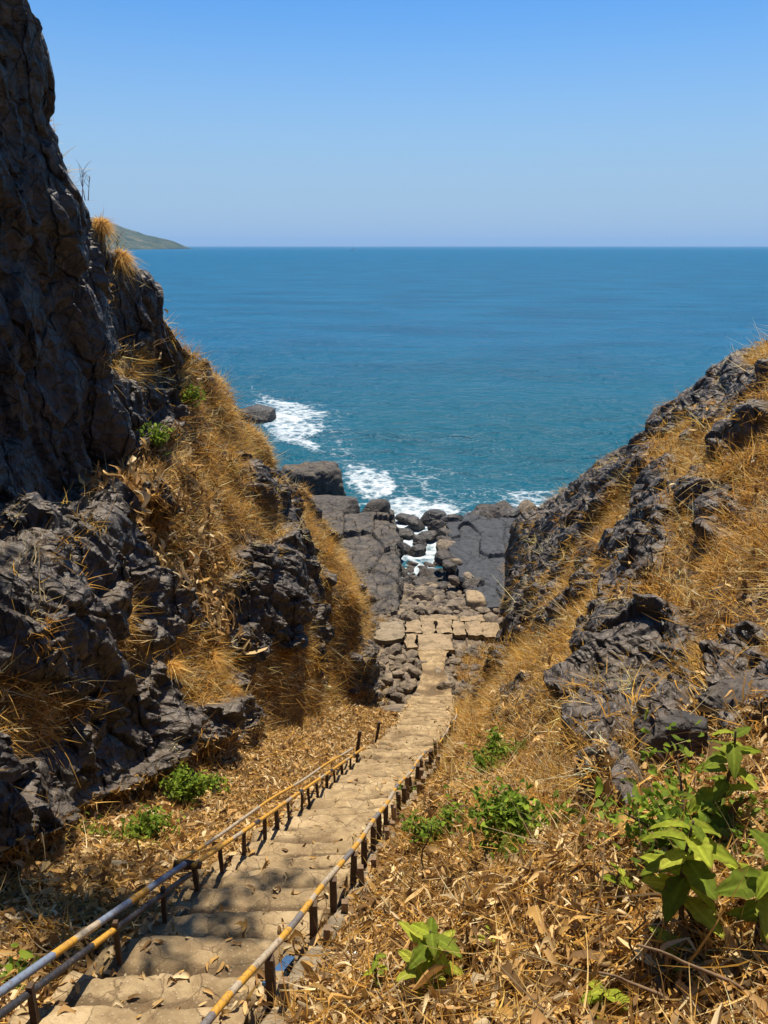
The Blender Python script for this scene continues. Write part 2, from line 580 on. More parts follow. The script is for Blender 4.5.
# ------------------------------------------------------------------ the two cliffs
W = 'w'
LEFT = [
    (-3, [(W, -3.6, -1.8), (W, -5.2, -1.6), (W, -5.6, 0), (W, -6, 1), (W, -6.3, 2), (W, -6.8, 2.5), (W, -7, 4.5), (W, -7.3, 6), (W, -10, 6.5), (W, -22, -21)]),
    (3, [(W, -2.6, -5.0), (W, -4.6, -4.6), (W, -5, -3.5), (W, -5.4, -2.6), (W, -5.8, -2), (W, -6.6, -1.5), (W, -6.9, 2), (W, -6.9, 5), (W, -10, 6), (W, -22, -21)]),
    (7, [(W, -1.95, -7.1), (W, -4.55, -6.8), (W, -4.8, -5.9), (W, -5.1, -5.2), (W, -5.5, -4.6), (W, -6.8, -4.0), (W, -6.8, 1), (W, -6.3, 5), (W, -9.5, 6.5), (W, -22, -21)]),
    (10, [(W, -1.3, -9.00), (90, 809), (70, 730), (50, 660), (10, 590), (W, -6.6, -4.4), (W, -6.5, 1), (W, -6.0, 5.0), (W, -9, 6.0), (W, -22, -21)]),
    (13, [(W, -.65, -10.50), (200, 770), (150, 690), (130, 600), (112, 525), (75, 505), (28, 250), (-22, -60), (W, -8.5, 5.8), (W, -22, -21)]),
    (14, [(W, -.45, -11.00), (225, 757), (180, 670), (150, 590), (130, 505), (100, 490), (62, 300), (36, 115), (W, -8.5, 2), (W, -22, -21)]),
    (15, [(W, -.2, -11.50), (240, 750), (200, 665), (165, 580), (150, 490), (112, 480), (84, 330), (66, 195), (W, -8.5, .2), (W, -22, -21)]),
    (17, [(W, .2, -12.55), (262, 738), (228, 650), (198, 560), (170, 470), (140, 442), (112, 340), (98, 243), (W, -8.5, -1), (W, -22, -21)]),
    (19, [(W, .5, -13.60), (288, 727), (262, 650), (235, 570), (205, 480), (168, 435), (143, 370), (134, 287), (W, -8.5, -2), (W, -22, -21)]),
    (21, [(W, .7, -14.65), (310, 716), (300, 640), (285, 585), (245, 500), (210, 430), (195, 395), (184, 338), (W, -8.5, -4), (W, -22, -21)]),
    (24, [(W, 1.0, -16.25), (340, 705), (321, 655), (308, 610), (281, 530), (250, 480), (236, 440), (220, 396), (W, -8, -6.5), (W, -22, -21)]),
    (27, [(W, 1.3, -17.80), (367, 700), (358, 650), (360, 610), (332, 560), (306, 526), (284, 497), (264, 458), (W, -8, -9), (W, -22, -21)]),
    (30, [(W, 1.2, -17.7), (363, 672), (361, 640), (362, 612), (350, 574), (338, 552), (328, 540), (316, 512), (W, -8, -13), (W, -22, -21)]),
    (32, [(W, 1.0, -17.8), (362, 655), (362, 640), (363, 620), (361, 602), (358, 594), (354, 588), (346, 572), (W, -8, -16), (W, -22, -21)]),
    (35, [(W, .9, -18.1), (W, 0, -18.0), (W, -.5, -18), (W, -1, -18), (W, -1.5, -18.3), (W, -2.5, -18.5), (W, -3.5, -18.7), (W, -5, -19), (W, -9, -19.5), (W, -22, -21.5)]),
    (39, [(W, .9, -21), (W, 0, -21), (W, -.5, -21), (W, -1, -21), (W, -1.5, -21), (W, -2.5, -21), (W, -3.5, -21), (W, -5, -21), (W, -9, -21), (W, -22, -21.5)]),
]
RIGHT = [
    (-3, [(W, -2.6, -1.9), (W, -1.6, -1.65), (W, 0, -1.4), (W, 1.5, -.9), (W, 3, 0), (W, 5, 1.5), (W, 7, 3), (W, 10, 5), (W, 14, 5.5), (W, 28, -21)]),
    (0, [(W, -2.0, -3.4), (W, -1.2, -3.2), (W, 0, -2.9), (W, 1.5, -2.3), (W, 3, -1.4), (W, 5, .2), (W, 7, 2), (W, 10, 4.5), (W, 14, 5), (W, 28, -21)]),
    (3, [(W, -1.4, -5.0), (W, -.7, -4.75), (W, .3, -4.4), (W, 1.6, -3.6), (W, 3, -2.7), (W, 5, -1.1), (W, 7, .8), (W, 10, 3.5), (W, 14, 4), (W, 28, -21)]),
    (5.5, [(W, -.9, -6.3), (W, -.2, -6.05), (W, .9, -5.4), (W, 2, -4.7), (W, 3.5, -3.7), (W, 5.2, -2.3), (W, 7.2, -.3), (W, 10, 2.5), (W, 14, 3), (W, 28, -21)]),
    (8, [(W, -.5, -7.55), (W, .3, -7.3), (W, 1.4, -6.7), (W, 2.6, -5.9), (W, 4, -5), (W, 5.6, -3.6), (W, 7.4, -1.7), (W, 10, .8), (W, 14, 1.5), (W, 28, -21)]),
    (12, [(W, .2, -9.90), (W, 1.1, -9.35), (W, 2.3, -8.5), (W, 3.4, -7.5), (W, 4.5, -6.3), (W, 5.8, -4.7), (W, 7.4, -2.7), (W, 10, -.5), (W, 14, 0), (W, 28, -21)]),
    (15, [(W, .8, -11.50), (W, 1.7, -10.9), (W, 2.9, -9.6), (W, 4, -8), (W, 5.2, -6.3), (W, 6.5, -4.4), (W, 7.8, -2.6), (W, 9.8, -.9), (W, 14, -.8), (W, 28, -21)]),
    (18, [(W, 1.2, -13.05), (475, 728), (510, 680), (560, 610), (620, 530), (680, 455), (730, 395), (795, 338), (W, 14, -1.8), (W, 28, -21)]),
    (21, [(W, 1.7, -14.60), (478, 715), (505, 665), (535, 600), (580, 530), (635, 465), (690, 421), (742, 384), (W, 14, -3.8), (W, 28, -21)]),
    (24, [(W, 2.0, -16.20), (481, 702), (508, 650), (526, 590), (561, 530), (601, 485), (641, 455), (681, 424), (W, 14, -6), (W, 28, -21)]),
    (27, [(W, 2.5, -17.70), (496, 690), (517, 640), (523, 580), (546, 530), (571, 507), (603, 490), (635, 464), (W, 14, -8.8), (W, 28, -21)]),
    (30, [(W, 3.2, -17.7), (511, 668), (519, 630), (518, 575), (525, 535), (541, 520), (561, 508), (586, 492), (W, 14, -12), (W, 28, -21)]),
    (32, [(W, 3.8, -17.8), (520, 655), (520, 620), (515, 565), (517, 540), (522, 528), (531, 520), (549, 512), (W, 14, -14), (W, 28, -21)]),
    (34, [(W, 5, -18.0), (523, 640), (524, 615), (519, 570), (520, 548), (524, 540), (529, 535), (538, 530), (W, 14, -16), (W, 28, -21)]),
    (36.5, [(W, 6.2, -18.6), (W, 6.3, -18.5), (W, 6.5, -18.4), (W, 6.7, -18), (W, 7, -17.8), (W, 7.5, -17.6), (W, 8, -17.6), (W, 9, -17.8), (W, 14, -18.7), (W, 28, -21)]),
    (40, [(W, 6.2, -21), (W, 6.3, -21), (W, 6.5, -21), (W, 6.7, -21), (W, 7, -21), (W, 7.5, -21), (W, 8, -21), (W, 9, -21), (W, 14, -21), (W, 28, -21.5)]),
]

# dry grass and dry leaf patches as seen from the steps (bare rock elsewhere on the left)
GRASS_L = [
    [(198, 350), (225, 372), (255, 400), (268, 440), (282, 458), (262, 470), (240, 492), (276, 525), (262, 545), (232, 556), (226, 600), (205, 590), (165, 560), (132, 520), (110, 490), (120, 465), (165, 450), (192, 405), (188, 370)],
    [(296, 478), (332, 500), (352, 520), (374, 575), (378, 612), (352, 655), (332, 705), (300, 705), (291, 650), (302, 600), (286, 540)],
    [(262, 650), (300, 662), (362, 700), (345, 740), (290, 762), (236, 700)],
    [(150, 640), (180, 632), (215, 632), (240, 660), (232, 705), (165, 700)],
    [(-20, 665), (40, 668), (62, 715), (40, 760), (-20, 775)], [(100, 590), (128, 600), (150, 660), (128, 690), (104, 640)],
    [(97, 205), (125, 240), (138, 268), (125, 275), (105, 250)], [(70, 172), (98, 190), (92, 205), (72, 190)],
    [(88, 285), (104, 290), (118, 315), (96, 315)], [(146, 305), (172, 330), (190, 360), (172, 350)], [(105, 345), (128, 345), (150, 385), (110, 372)],
]
LITTER_L = [[(-400, 1500), (-400, 905), (0, 880), (60, 830), (105, 778), (190, 762), (250, 742), (330, 712), (400, 690), (430, 690), (360, 1500)]]
HANG_L = [[(110, 470), (150, 455), (200, 480), (215, 560), (225, 640), (205, 650), (185, 600), (150, 560), (115, 510)]]
ROCK_R = [
    [(508, 527), (560, 500), (620, 452), (700, 392), (752, 364), (790, 378), (738, 402), (694, 430), (654, 466), (624, 500), (594, 535), (554, 582), (538, 612), (520, 650), (500, 680), (474, 720), (470, 700), (495, 660)],
    [(572, 690), (596, 645), (640, 612), (684, 618), (694, 662), (654, 692), (646, 760), (632, 806), (612, 836), (600, 792), (588, 742)],
    [(592, 625), (628, 545), (648, 482), (674, 462), (676, 530), (650, 590), (636, 622)],
    [(676, 484), (700, 472), (740, 500), (720, 530), (700, 535)], [(712, 440), (768, 412), (780, 422), (730, 452)],
    [(552, 628), (578, 585), (604, 560), (612, 572), (585, 605), (562, 640)],
    [(642, 708), (704, 692), (714, 718), (672, 742), (642, 738)], [(712, 664), (760, 640), (800, 655), (800, 700), (730, 706)],
]


def loft(stations, useg, ystep, right):
    ys = np.array([s[0] for s in stations], float)
    K = len(stations[0][1])
    C = np.zeros((len(ys), K, 2))
    for i, (y, prof) in enumerate(stations):
        for k, q in enumerate(prof):
            if q[0] == W: C[i, k] = q[1:]
            else:
                p = at(q[0], q[1], y)
                C[i, k] = (p[0], p[2])
    yq = [ys[0]]
    while yq[-1] < ys[-1]: yq.append(yq[-1] + ystep(yq[-1]))
    yq = np.array(yq); yq[-1] = ys[-1]
    A = pchip(ys, C, yq)
    uq = np.concatenate([np.arange(n) / n + k for k, n in enumerate(useg)] + [[K - 1]])
    B = pchip(np.arange(K), np.swapaxes(A, 0, 1), uq)      # (nu, ny, 2)
    P = np.zeros(B.shape[:2] + (3,))
    P[..., 0] = B[..., 0]; P[..., 2] = B[..., 1]; P[..., 1] = yq[None, :]
    return P, uq, yq


def grid_normals(P, flip):
    du = np.gradient(P, axis=0); dv = np.gradient(P, axis=1)
    n = np.cross(du, dv)
    n /= np.linalg.norm(n, axis=2)[..., None] + 1e-9
    return -n if flip else n


def blur(a, k):
    for _ in range(k):
        a = (np.roll(a, 1, 0) + a + np.roll(a, -1, 0)) / 3
        a = (np.roll(a, 1, 1) + a + np.roll(a, -1, 1)) / 3
    return a


def make_cliff(stations, useg, right):
    P, uq, yq = loft(stations, useg, lambda y: (0.017 + 0.0016 * max(y, 0)) if y > 1 else 0.12, right)
    N = grid_normals(P, right)
    if right:
        if N[len(uq) // 2, len(yq) // 2, 0] > 0: N = -N
    else:
        if N[len(uq) // 2, len(yq) // 2, 0] < 0: N = -N
    shp = P.shape[:2]
    p = P.reshape(-1, 3); n = N.reshape(-1, 3)
    px, py, d = project(p)
    wob = np.stack([fbm(p * 0.9 + 40, 3, 5), fbm(p * 0.9 + 80, 3, 9)], 1)
    ppm = F / np.maximum(d, 2)
    jx, jy = px + wob[:, 0] * 0.45 * ppm, py + wob[:, 1] * 0.45 * ppm
    U = np.repeat(uq, len(yq)); Y = np.tile(yq, len(uq))
    if right:
        rock = polymask(jx, jy, ROCK_R, 3)
        soil = 1 - rock
        # off picture: rock where steep
        off = (px > 790) | (U > 7.05) | (Y > 33.5)
        steep = sstep(0.62, 0.45, n[:, 2] + 0.25 * wob[:, 0])
        soil = np.where(off, 1 - steep, soil)
        litter = sstep(8.6, 6.6, p[:, 1] + wob[:, 0] * 1.5 + 0.25 * np.maximum(p[:, 0], 0)) * soil
        litter = np.maximum(litter, 0.8 * sstep(3.2, 1.2, U) * sstep(16, 10, p[:, 1]) * soil)
        grass = soil * (1 - litter * 0.85)
        hang = np.zeros(len(p))
    else:
        grass = polymask(jx, jy, GRASS_L, 3)
        litter = polymask(jx, jy, LITTER_L, 4)
        litter[(U > 1.35)] *= 0.2
        hang = polymask(jx, jy, HANG_L, 4)
        soil = np.clip(grass + litter + hang * .6, 0, 1)
        off = (U > 7.05) | (Y > 33.5)
        steep = sstep(0.75, 0.55, n[:, 2] + 0.25 * wob[:, 0])
        soil = np.where(off, 1 - steep, soil)
        grass = np.where(off, soil, grass)
    floor = sstep(1.25, 0.85, U)
    # bare rock shows through the grass
    hole = sstep(0.27, 0.42, fbm(p * np.array((.75, .75, .55)) + 200, 4, 150) + 0.12 * fbm(p * 3.1, 3, 151)) * (U > 1.25)
    if right: hole *= 0.55 * sstep(7.5, 10.5, p[:, 1])
    soil = soil * (1 - hole); grass = grass * (1 - hole)
    soil = blur(soil.reshape(shp), 7).ravel()
    rock = 1 - soil
    q = p + 0.35 * np.stack([fbm(p * 0.8, 3, 21), fbm(p * 0.8, 3, 22), fbm(p * 0.8, 3, 23)], 1)
    wall = np.zeros(len(p)) if right else sstep(4.6, 5.2, U)
    q = p + 0.16 * np.stack([fbm(p * 0.9, 3, 21), fbm(p * 0.9, 3, 22), fbm(p * 0.9, 3, 23)], 1)
    q[:, 1] += 0.30 * q[:, 2]                                 # the joints lean down towards the sea
    an = np.stack([np.full(len(p), 1.0), np.full(len(p), 0.95), 0.72 - 0.30 * wall], 1)
    big = fbm(p / 4.0, 3, 50)
    rk = np.where(rock > 0.02)[0]
    qa = q[rk] * an[rk]
    f1 = facet(qa / 2.1, 100); f2 = facet(qa / 0.85, 200); f3 = facet(qa / 0.33, 300); f4 = facet(qa / 0.14, 350)
    v2, t2, c2 = worley(qa / 0.75, 200)
    jump = np.zeros(len(p)); jump[rk] = 0.13 * v2 + 0.24 * t2 - 0.16 * sstep(0.06, 0.0, c2)
    jump = blur(jump.reshape(shp), 1).ravel()
    v1, t1, c1 = worley(q * an / 1.7, 100)
    ra = blur((0.26 * v1).reshape(shp), 3).ravel()
    rd = ra + 0.02 * fbm(p * 9, 3, 61)
    rd[rk] += 0.95 * (0.62 - f1) + 0.50 * (0.6 - f2) + 0.27 * (0.6 - f3) + 0.085 * (0.6 - f4)
    rd += jump
    rd += -0.06 - 0.38 * wall
    if right:
        rd = rd * 0.62 + 0.08
    gd = 0.22 * fbm(p / 1.2, 4, 70) + 0.06 * fbm(p * 2.5, 3, 75) + 0.25 * (0.35 * v1 + 0.3 * t1)
    fd = 0.07 * fbm(p * 1.3, 4, 80)
    soft = sstep(.15, .85, blur(rock.reshape(shp), 4).ravel())
    disp = gd * (1 - soft) + rd * soft + big * 0.25 * (1 - floor)
    disp = disp * (1 - floor) + fd * floor
    disp = np.where(U < 0.02, -0.02, disp)
    nb = blur(N, 6).reshape(-1, 3)
    nb /= np.linalg.norm(nb, axis=1)[:, None]
    p2 = p + nb * disp[:, None]
    Q = grid_quads(*shp)
    me = np_mesh('cliff', p2, Q, None, False)
    fattr(me, 'soil', np.clip(soil, 0, 1))
    P2 = p2.reshape(P.shape)
    N2 = grid_normals(P2, False)
    s = np.sign((N2 * N).sum(2)); N2 = N2 * np.where(s == 0, 1, s)[..., None]
    return me, dict(P=P2, N=N2, NB=nb.reshape(P.shape), grass=grass.reshape(shp), litter=litter.reshape(shp), hang=hang.reshape(shp), rock=rock.reshape(shp), U=U.reshape(shp))


USEG = [34, 70, 62, 62, 56, 50, 66, 60, 26, 14]
USEG_L = [40, 84, 80, 82, 60, 95, 110, 26, 12]
USEG_R = [20, 76, 88, 90, 86, 80, 74, 30, 12]
meL, GL = make_cliff(LEFT, USEG_L, False)
cliff_left = put('cliff_left', meL, M['cliff'])
tag(cliff_left, 'tall dark basalt cliff with dry grass ledges left of the steps', 'cliff', None, 'structure')
meR, GR = make_cliff(RIGHT, USEG_R, True)
cliff_right = put('cliff_right', meR, M['cliff'])
tag(cliff_right, 'grassy rock slope rising right of the steps', 'cliff', None, 'structure')


def surf_at(G, px, py):
    """nearest surface point of a cliff that a picture pixel looks at"""
    P = G['P'].reshape(-1, 3)
    qx, qy, d = project(P)
    e = (qx - px) ** 2 + (qy - py) ** 2
    c = np.where(e < 9)[0]
    if len(c) == 0: c = np.argsort(e)[:4]
    k = c[np.argmin(d[c])]
    return P[k], G['N'].reshape(-1, 3)[k]


def scatter(G, weight, count, rng):
    """random points on a cliff grid, by area and weight"""
    P = G['P']
    a = P[1:, :-1] - P[:-1, :-1]; b = P[:-1, 1:] - P[:-1, :-1]
    area = np.linalg.norm(np.cross(a, b), axis=2)
    w = (area * weight[:-1, :-1]).ravel()
    k = rng.choice(len(w), size=count, p=w / w.sum())
    nv = P.shape[1] - 1
    i, j = k // nv, k % nv
    s, t = rng.random(count)[:, None], rng.random(count)[:, None]
    pt = P[i, j] + s * a[i, j] + t * b[i, j]
    return pt, G['NB'][i, j], (i, j)


def unit(v):
    return v / (np.linalg.norm(v, axis=-1, keepdims=True) + 1e-9)


def blades(R, D, L, Wd, bend, cols, rng, rows=4):
    """bent grass blades: roots, directions, lengths, widths, droop vectors, colours"""
    n = len(R)
    side = unit(np.cross(D, rng.normal(size=(n, 3))))
    V = np.zeros((n, rows, 2, 3), np.float32)
    for r in range(rows):
        t = r / (rows - 1)
        c = R + D * (L * t)[:, None] + bend * (L * t * t)[:, None]
        w = Wd * (1 - 0.88 * t ** 1.5)
        V[:, r, 0] = c - side * w[:, None] * .5
        V[:, r, 1] = c + side * w[:, None] * .5
    base = (np.arange(n) * rows * 2)[:, None]
    Q = []
    for r in range(rows - 1):
        Q.append(base + np.array([[r * 2, r * 2 + 1, r * 2 + 3, r * 2 + 2]]))
    C = np.repeat(cols, rows * 2, axis=0)
    return V.reshape(-1, 3), np.stack(Q, 1).reshape(-1, 4), C


STRAW = np.array([(0.64, 0.36, 0.08), (0.70, 0.43, 0.115), (0.54, 0.28, 0.055), (0.74, 0.52, 0.21), (0.32, 0.165, 0.045), (0.66, 0.38, 0.08), (0.80, 0.64, 0.36), (0.25, 0.15, 0.065)])


def pick(pal, n, rng, var=0.18):
    c = pal[rng.integers(0, len(pal), n)]
    return np.clip(c * (1 + var * rng.normal(size=(n, 1))), 0.01, 0.9)


def grass_cover(name, G, weight, tufts, per, rng, lmin, lmax, label):
    P, N, ij = scatter(G, weight, tufts, rng)
    up = np.array((0, 0, 1.0))
    n = tufts * per
    R0 = np.repeat(P, per, 0); N0 = np.repeat(N, per, 0)
    down = unit(N0 * 1.0 - up * (N0 @ up)[:, None] * 1.0)           # outward, horizontal-ish
    rad = np.repeat(0.05 + 0.07 * rng.random(tufts), per)
    off = rng.normal(size=(n, 3)); off -= N0 * (off * N0).sum(1)[:, None]
    R = R0 + off * rad[:, None] - N0 * 0.03
    tl = np.repeat(lmin + (lmax - lmin) * rng.random(tufts) ** 1.5, per)
    td = np.repeat(rng.normal(size=(tufts, 3)) * 0.3, per, 0)
    D = unit(0.35 * up + 0.7 * N0 + 0.8 * unit(off) + td * 1.3 + rng.normal(size=(n, 3)) * 0.4)
    L = tl * (0.6 + 0.7 * rng.random(n))
    bend = -0.25 * up + 0.12 * down + rng.normal(size=(n, 3)) * 0.75
    Wd = 0.011 + 0.012 * rng.random(n)
    tc = np.repeat(pick(STRAW, tufts, rng, 0.22), per, 0)
    cols = np.clip(tc * (0.8 + 0.4 * rng.random((n, 1))), 0.01, 0.9)
    V, Q, C = blades(R, D, L, Wd, bend, cols, rng)
    me = np_mesh(name, V, Q, None, True)
    cattr(me, 'Col', C)
    o = put(name, me, M['grass'])
    return tag(o, label, 'dry grass', None, 'stuff')


def clump(G, seed, scale=1.3, lo=-0.15, hi=0.35):
    P = G['P'].reshape(-1, 3)
    return (0.22 + 0.78 * sstep(lo, hi, fbm(P * scale, 3, seed))).reshape(G['U'].shape)


rg = np.random.default_rng(11)
vis_l = (GL['U'] < 8.2)
grass_cover('dry_grass', GL, GL['grass'] ** 2 * clump(GL, 400) * vis_l * (GL['U'] > .8) + 0.05 * GL['rock'] * (GL['NB'][..., 2] > .28) * clump(GL, 430, 1.6, .05, .3) * vis_l, 15000, 15, rg, 0.10, 0.30,
            'golden dry grass covering the ledges of the left cliff')
grass_cover('dry_grass', GR, np.clip(GR['grass'], 0, 1) ** 2 * clump(GR, 420) * (GR['U'] < 7.6) * (GR['P'][..., 1] > 5) * (GR['P'][..., 0] > xr(GR['P'][..., 1]) + .15) + 0.010 * GR['rock'] * (GR['U'] < 7.3), 23000, 15, rg, 0.09, 0.29,
            'golden dry grass covering the right slope')


def leaves(P, N, L, Wd, D, cols, rng, curl=1.0, nl=6):
    """curled fallen leaves, nl rows x 3"""
    n = len(P)
    D = unit(D - N * (D * N).sum(1)[:, None] * 0.6)
    S = unit(np.cross(N, D))
    Nn = unit(np.cross(D, S))
    c1 = (rng.normal(size=n) * 0.55 * curl); c2 = rng.normal(size=n) * 0.9 * curl; c3 = rng.normal(size=n) * 0.35 * curl
    V = np.zeros((n, nl, 3, 3), np.float32)
    for r in range(nl):
        t = r / (nl - 1)
        w = Wd * (math.sin(math.pi * (0.06 + 0.9 * t) ** 0.85) ** 0.8)
        x = (t - .5)
        h = c1 * (x * x * 2 - .2) + c3 * math.sin(t * 5)
        sway = c3 * math.sin(t * 4)
        for k in (0, 1, 2):
            e = (k - 1)
            V[:, r, k] = (P + D * (L * x)[:, None] + S * (e * w + sway * L * .5)[:, None]
                          + Nn * (h * L * .5 + np.abs(e) * w * np.abs(c2) * 0.8 + e * w * c3)[:, None])
    base = (np.arange(n) * nl * 3)[:, None]
    Q = []
    for r in range(nl - 1):
        for k in (0, 1):
            Q.append(base + np.array([[r * 3 + k, r * 3 + k + 1, r * 3 + k + 4, r * 3 + k + 3]]))
    C = np.repeat(cols, nl * 3, axis=0)
    return V.reshape(-1, 3), np.stack(Q, 1).reshape(-1, 4), C


TAN = np.array([(0.50, 0.32, 0.13), (0.40, 0.235, 0.085), (0.56, 0.40, 0.19), (0.28, 0.16, 0.06), (0.16, 0.09, 0.035), (0.46, 0.27, 0.08), (0.60, 0.46, 0.26), (0.34, 0.20, 0.07)])


def litter_cover(name, G, weight, count, rng, lmin, lmax, label, narrow=0.13, lift=0.05, hang=False):
    P, N, ij = scatter(G, weight, count, rng)
    tilt = unit(N + rng.normal(size=P.shape) * (0.5 if not hang else 0.45))
    P = P + N * (rng.random(count) ** 1.3 * lift)[:, None] + N * 0.012
    L = lmin + (lmax - lmin) * rng.random(count) ** 2
    Wd = L * narrow * (0.5 + rng.random(count))
    D = rng.normal(size=P.shape)
    if hang:
        D = D * 0.35 + np.array((0, 0, -1.0))
    V, Q, C = leaves(P, tilt, L, Wd, D, pick(TAN, count, rng), rng)
    me = np_mesh(name, V, Q, None, True)
    cattr(me, 'Col', C)
    return tag(put(name, me, M['litter']), label, 'leaf litter', None, 'stuff')


litter_cover('dead_leaves', GL, GL['grass'] * vis_l * (GL['U'] > .9), 5000, rg, 0.07, 0.24, 'pale dead leaves caught in the grass of the left cliff', 0.14, 0.2)
litter_cover('dead_leaves', GR, GR['grass'] * (GR['U'] < 7.3) * (GR['P'][..., 1] > 6), 7000, rg, 0.06, 0.24, 'pale dead leaves caught in the grass of the right slope', 0.13, 0.2)
wl = GL['litter'] * (GL['P'][..., 1] < 30) * (GL['U'] < 1.6) * (GL['P'][..., 0] < xl(GL['P'][..., 1]) - .05) * (1.0 / (4 + np.maximum(GL['P'][..., 1], 0)))
litter_cover('leaf_litter', GL, wl, 20000, rg, 0.08, 0.25, 'curled dry leaves covering the ground left of the steps', 0.13, 0.10)
wr = GR['litter'] * (GR['P'][..., 1] > 1.2) * (GR['U'] < 6.5) * (GR['P'][..., 0] > xr(GR['P'][..., 1]) + .1) * (1.0 / (2 + np.maximum(GR['P'][..., 1], 0)))
litter_cover('leaf_litter', GR, wr, 40000, rg, 0.08, 0.25, 'tangled dry leaves covering the right bank', 0.085, 0.12)


def straw_cover(name, G, weight, count, rng, lmin, lmax, label):
    P, N, ij = scatter(G, weight, count, rng)
    D = rng.normal(size=P.shape); D = unit(D - N * (D * N).sum(1)[:, None] * .8)
    L = lmin + (lmax - lmin) * rng.random(count) ** 2
    bend = rng.normal(size=P.shape) * .55
    V, Q, C = blades(P + N * (.02 + .10 * rng.random(count))[:, None], D, L, .008 + .012 * rng.random(count), bend, pick(STRAW, count, rng), rng, 6)
    me = np_mesh(name, V, Q, None, True); cattr(me, 'Col', C)
    return tag(put(name, me, M['grass']), label, 'straw', None, 'stuff')


straw_cover('dry_straw', GR, wr, 42000, rg, .10, .42, 'dry curly straw tangled through the leaves of the right bank')
straw_cover('dry_straw', GL, wl, 16000, rg, .10, .34, 'dry curly straw among the leaves left of the steps')
litter_cover('leaf_litter', GR, GR['litter'] * (GR['P'][..., 1] < 6.5) * (GR['P'][..., 1] > 1.5) * (GR['U'] < 5), 1700, rg, 0.14, 0.30, 'large pale curled leaves on the nearest part of the right bank', 0.09, 0.2)
litter_cover('dead_creeper', GL, GL['hang'] * (GL['U'] > 1.1), 6500, rg, 0.18, 0.55, 'dead creeper leaves hanging over the left ledge', 0.09, 0.22, True)

# ------------------------------------------------------------------ sea
def make_sea():
    r = [22.0]
    while r[-1] < 45000: r.append(r[-1] * (1.004 if r[-1] < 420 else 1.03) + 0.0)
    r = np.array(r)
    th = np.radians(np.linspace(-62, 62, 620))
    R, T = np.meshgrid(r, th, indexing='ij')
    X = R * np.sin(T); Yv = R * np.cos(T)
    p = np.stack([X.ravel(), Yv.ravel(), np.full(X.size, SEA)], 1)
    px, py, d = project(p)
    x, y = p[:, 0], p[:, 1]
    att = sstep(420, 90, R.ravel())
    h = np.zeros(len(p))
    rs = np.random.default_rng(5)
    for k in range(15):
        lam = 1.3 * 1.32 ** k * (0.8 + .4 * rs.random())
        an = math.radians(90 + rs.normal() * 22)
        kx, ky = math.cos(an) * 6.283 / lam, math.sin(an) * 6.283 / lam
        h += 0.011 * lam ** 0.72 * np.sin(kx * x + ky * y + rs.random() * 6.28)
    p[:, 2] += h * att * sstep(42, 60, y) + 0.06 * att * fbm(p * 0.6, 3, 90) * (y < 130)
    q = p.copy(); q[:, 2] = 0
    w1 = fbm(q * 0.16, 4, 91); w2 = fbm(q * 0.16, 4, 92)
    ppm = F / d
    jx, jy = px + w1 * 2.2 * ppm, py + w2 * 0.7 * ppm
    near = (R.ravel() < 260)
    dense = [[(236, 380), (262, 392), (300, 400), (330, 412), (330, 428), (300, 446), (275, 440), (262, 415), (245, 398)],
             [(330, 458), (365, 460), (396, 470), (380, 488), (350, 495), (335, 480)],
             [(352, 492), (410, 490), (455, 505), (448, 540), (425, 575), (392, 575), (380, 520)],
             [(488, 498), (515, 488), (562, 486), (600, 492), (540, 512), (500, 512)]]
    thin = [[(225, 372), (350, 405), (360, 450), (330, 462), (290, 450), (240, 400)],
            [(320, 450), (420, 455), (480, 480), (600, 480), (600, 520), (440, 600), (380, 600), (340, 500)],
            [(395, 450), (430, 455), (470, 475), (440, 480)]]
    foam = np.zeros(len(p))
    foam[near] = np.maximum(0.78 * polymask(jx[near], jy[near], dense, 6), 0.40 * polymask(jx[near], jy[near], thin, 7))
    caps = sstep(0.62, 0.8, fbm(q * np.array((0.05, 0.13, 1)), 4, 95)) * 0.4
    
    sh = sstep(190, 45, y + 10 * w1) * 0.9
    me = np_mesh('sea', p, grid_quads(len(r), len(th)), None, True)
    fattr(me, 'foam', foam); fattr(me, 'shallow', sh)
    return tag(put('sea', me, M['sea']), 'blue sea with white foam at the rocks', 'sea', None, 'structure')


sea = make_sea()

# ------------------------------------------------------------------ shore ground
def make_shore():
    nx, ny = 160, 190
    X, Y = np.meshgrid(np.linspace(-4, 9, nx), np.linspace(25.5, 56, ny), indexing='ij')
    p = np.stack([X.ravel(), Y.ravel(), np.zeros(X.size)], 1)
    z = np.interp(p[:, 1], [25.5, 27, 34.5, 37, 42, 46, 56], [-16.9, -17.5, -17.9, -18.3, -19.35, -20.1, -21])
    v, t, c = worley(p * np.array((1, 1, 0)) / 0.9 + np.array((0, 0, .5)), 500)
    z = z + 0.10 * v + 0.12 * t - 0.08 * sstep(.15, 0, c) + 0.1 * fbm(p * .8, 3, 33)
    p[:, 2] = z
    me = np_mesh('ground', p, grid_quads(nx, ny), None, False)
    return tag(put('ground', me, M['boulder']), 'rocky ground at the foot of the steps', 'ground', None, 'structure')


make_shore()

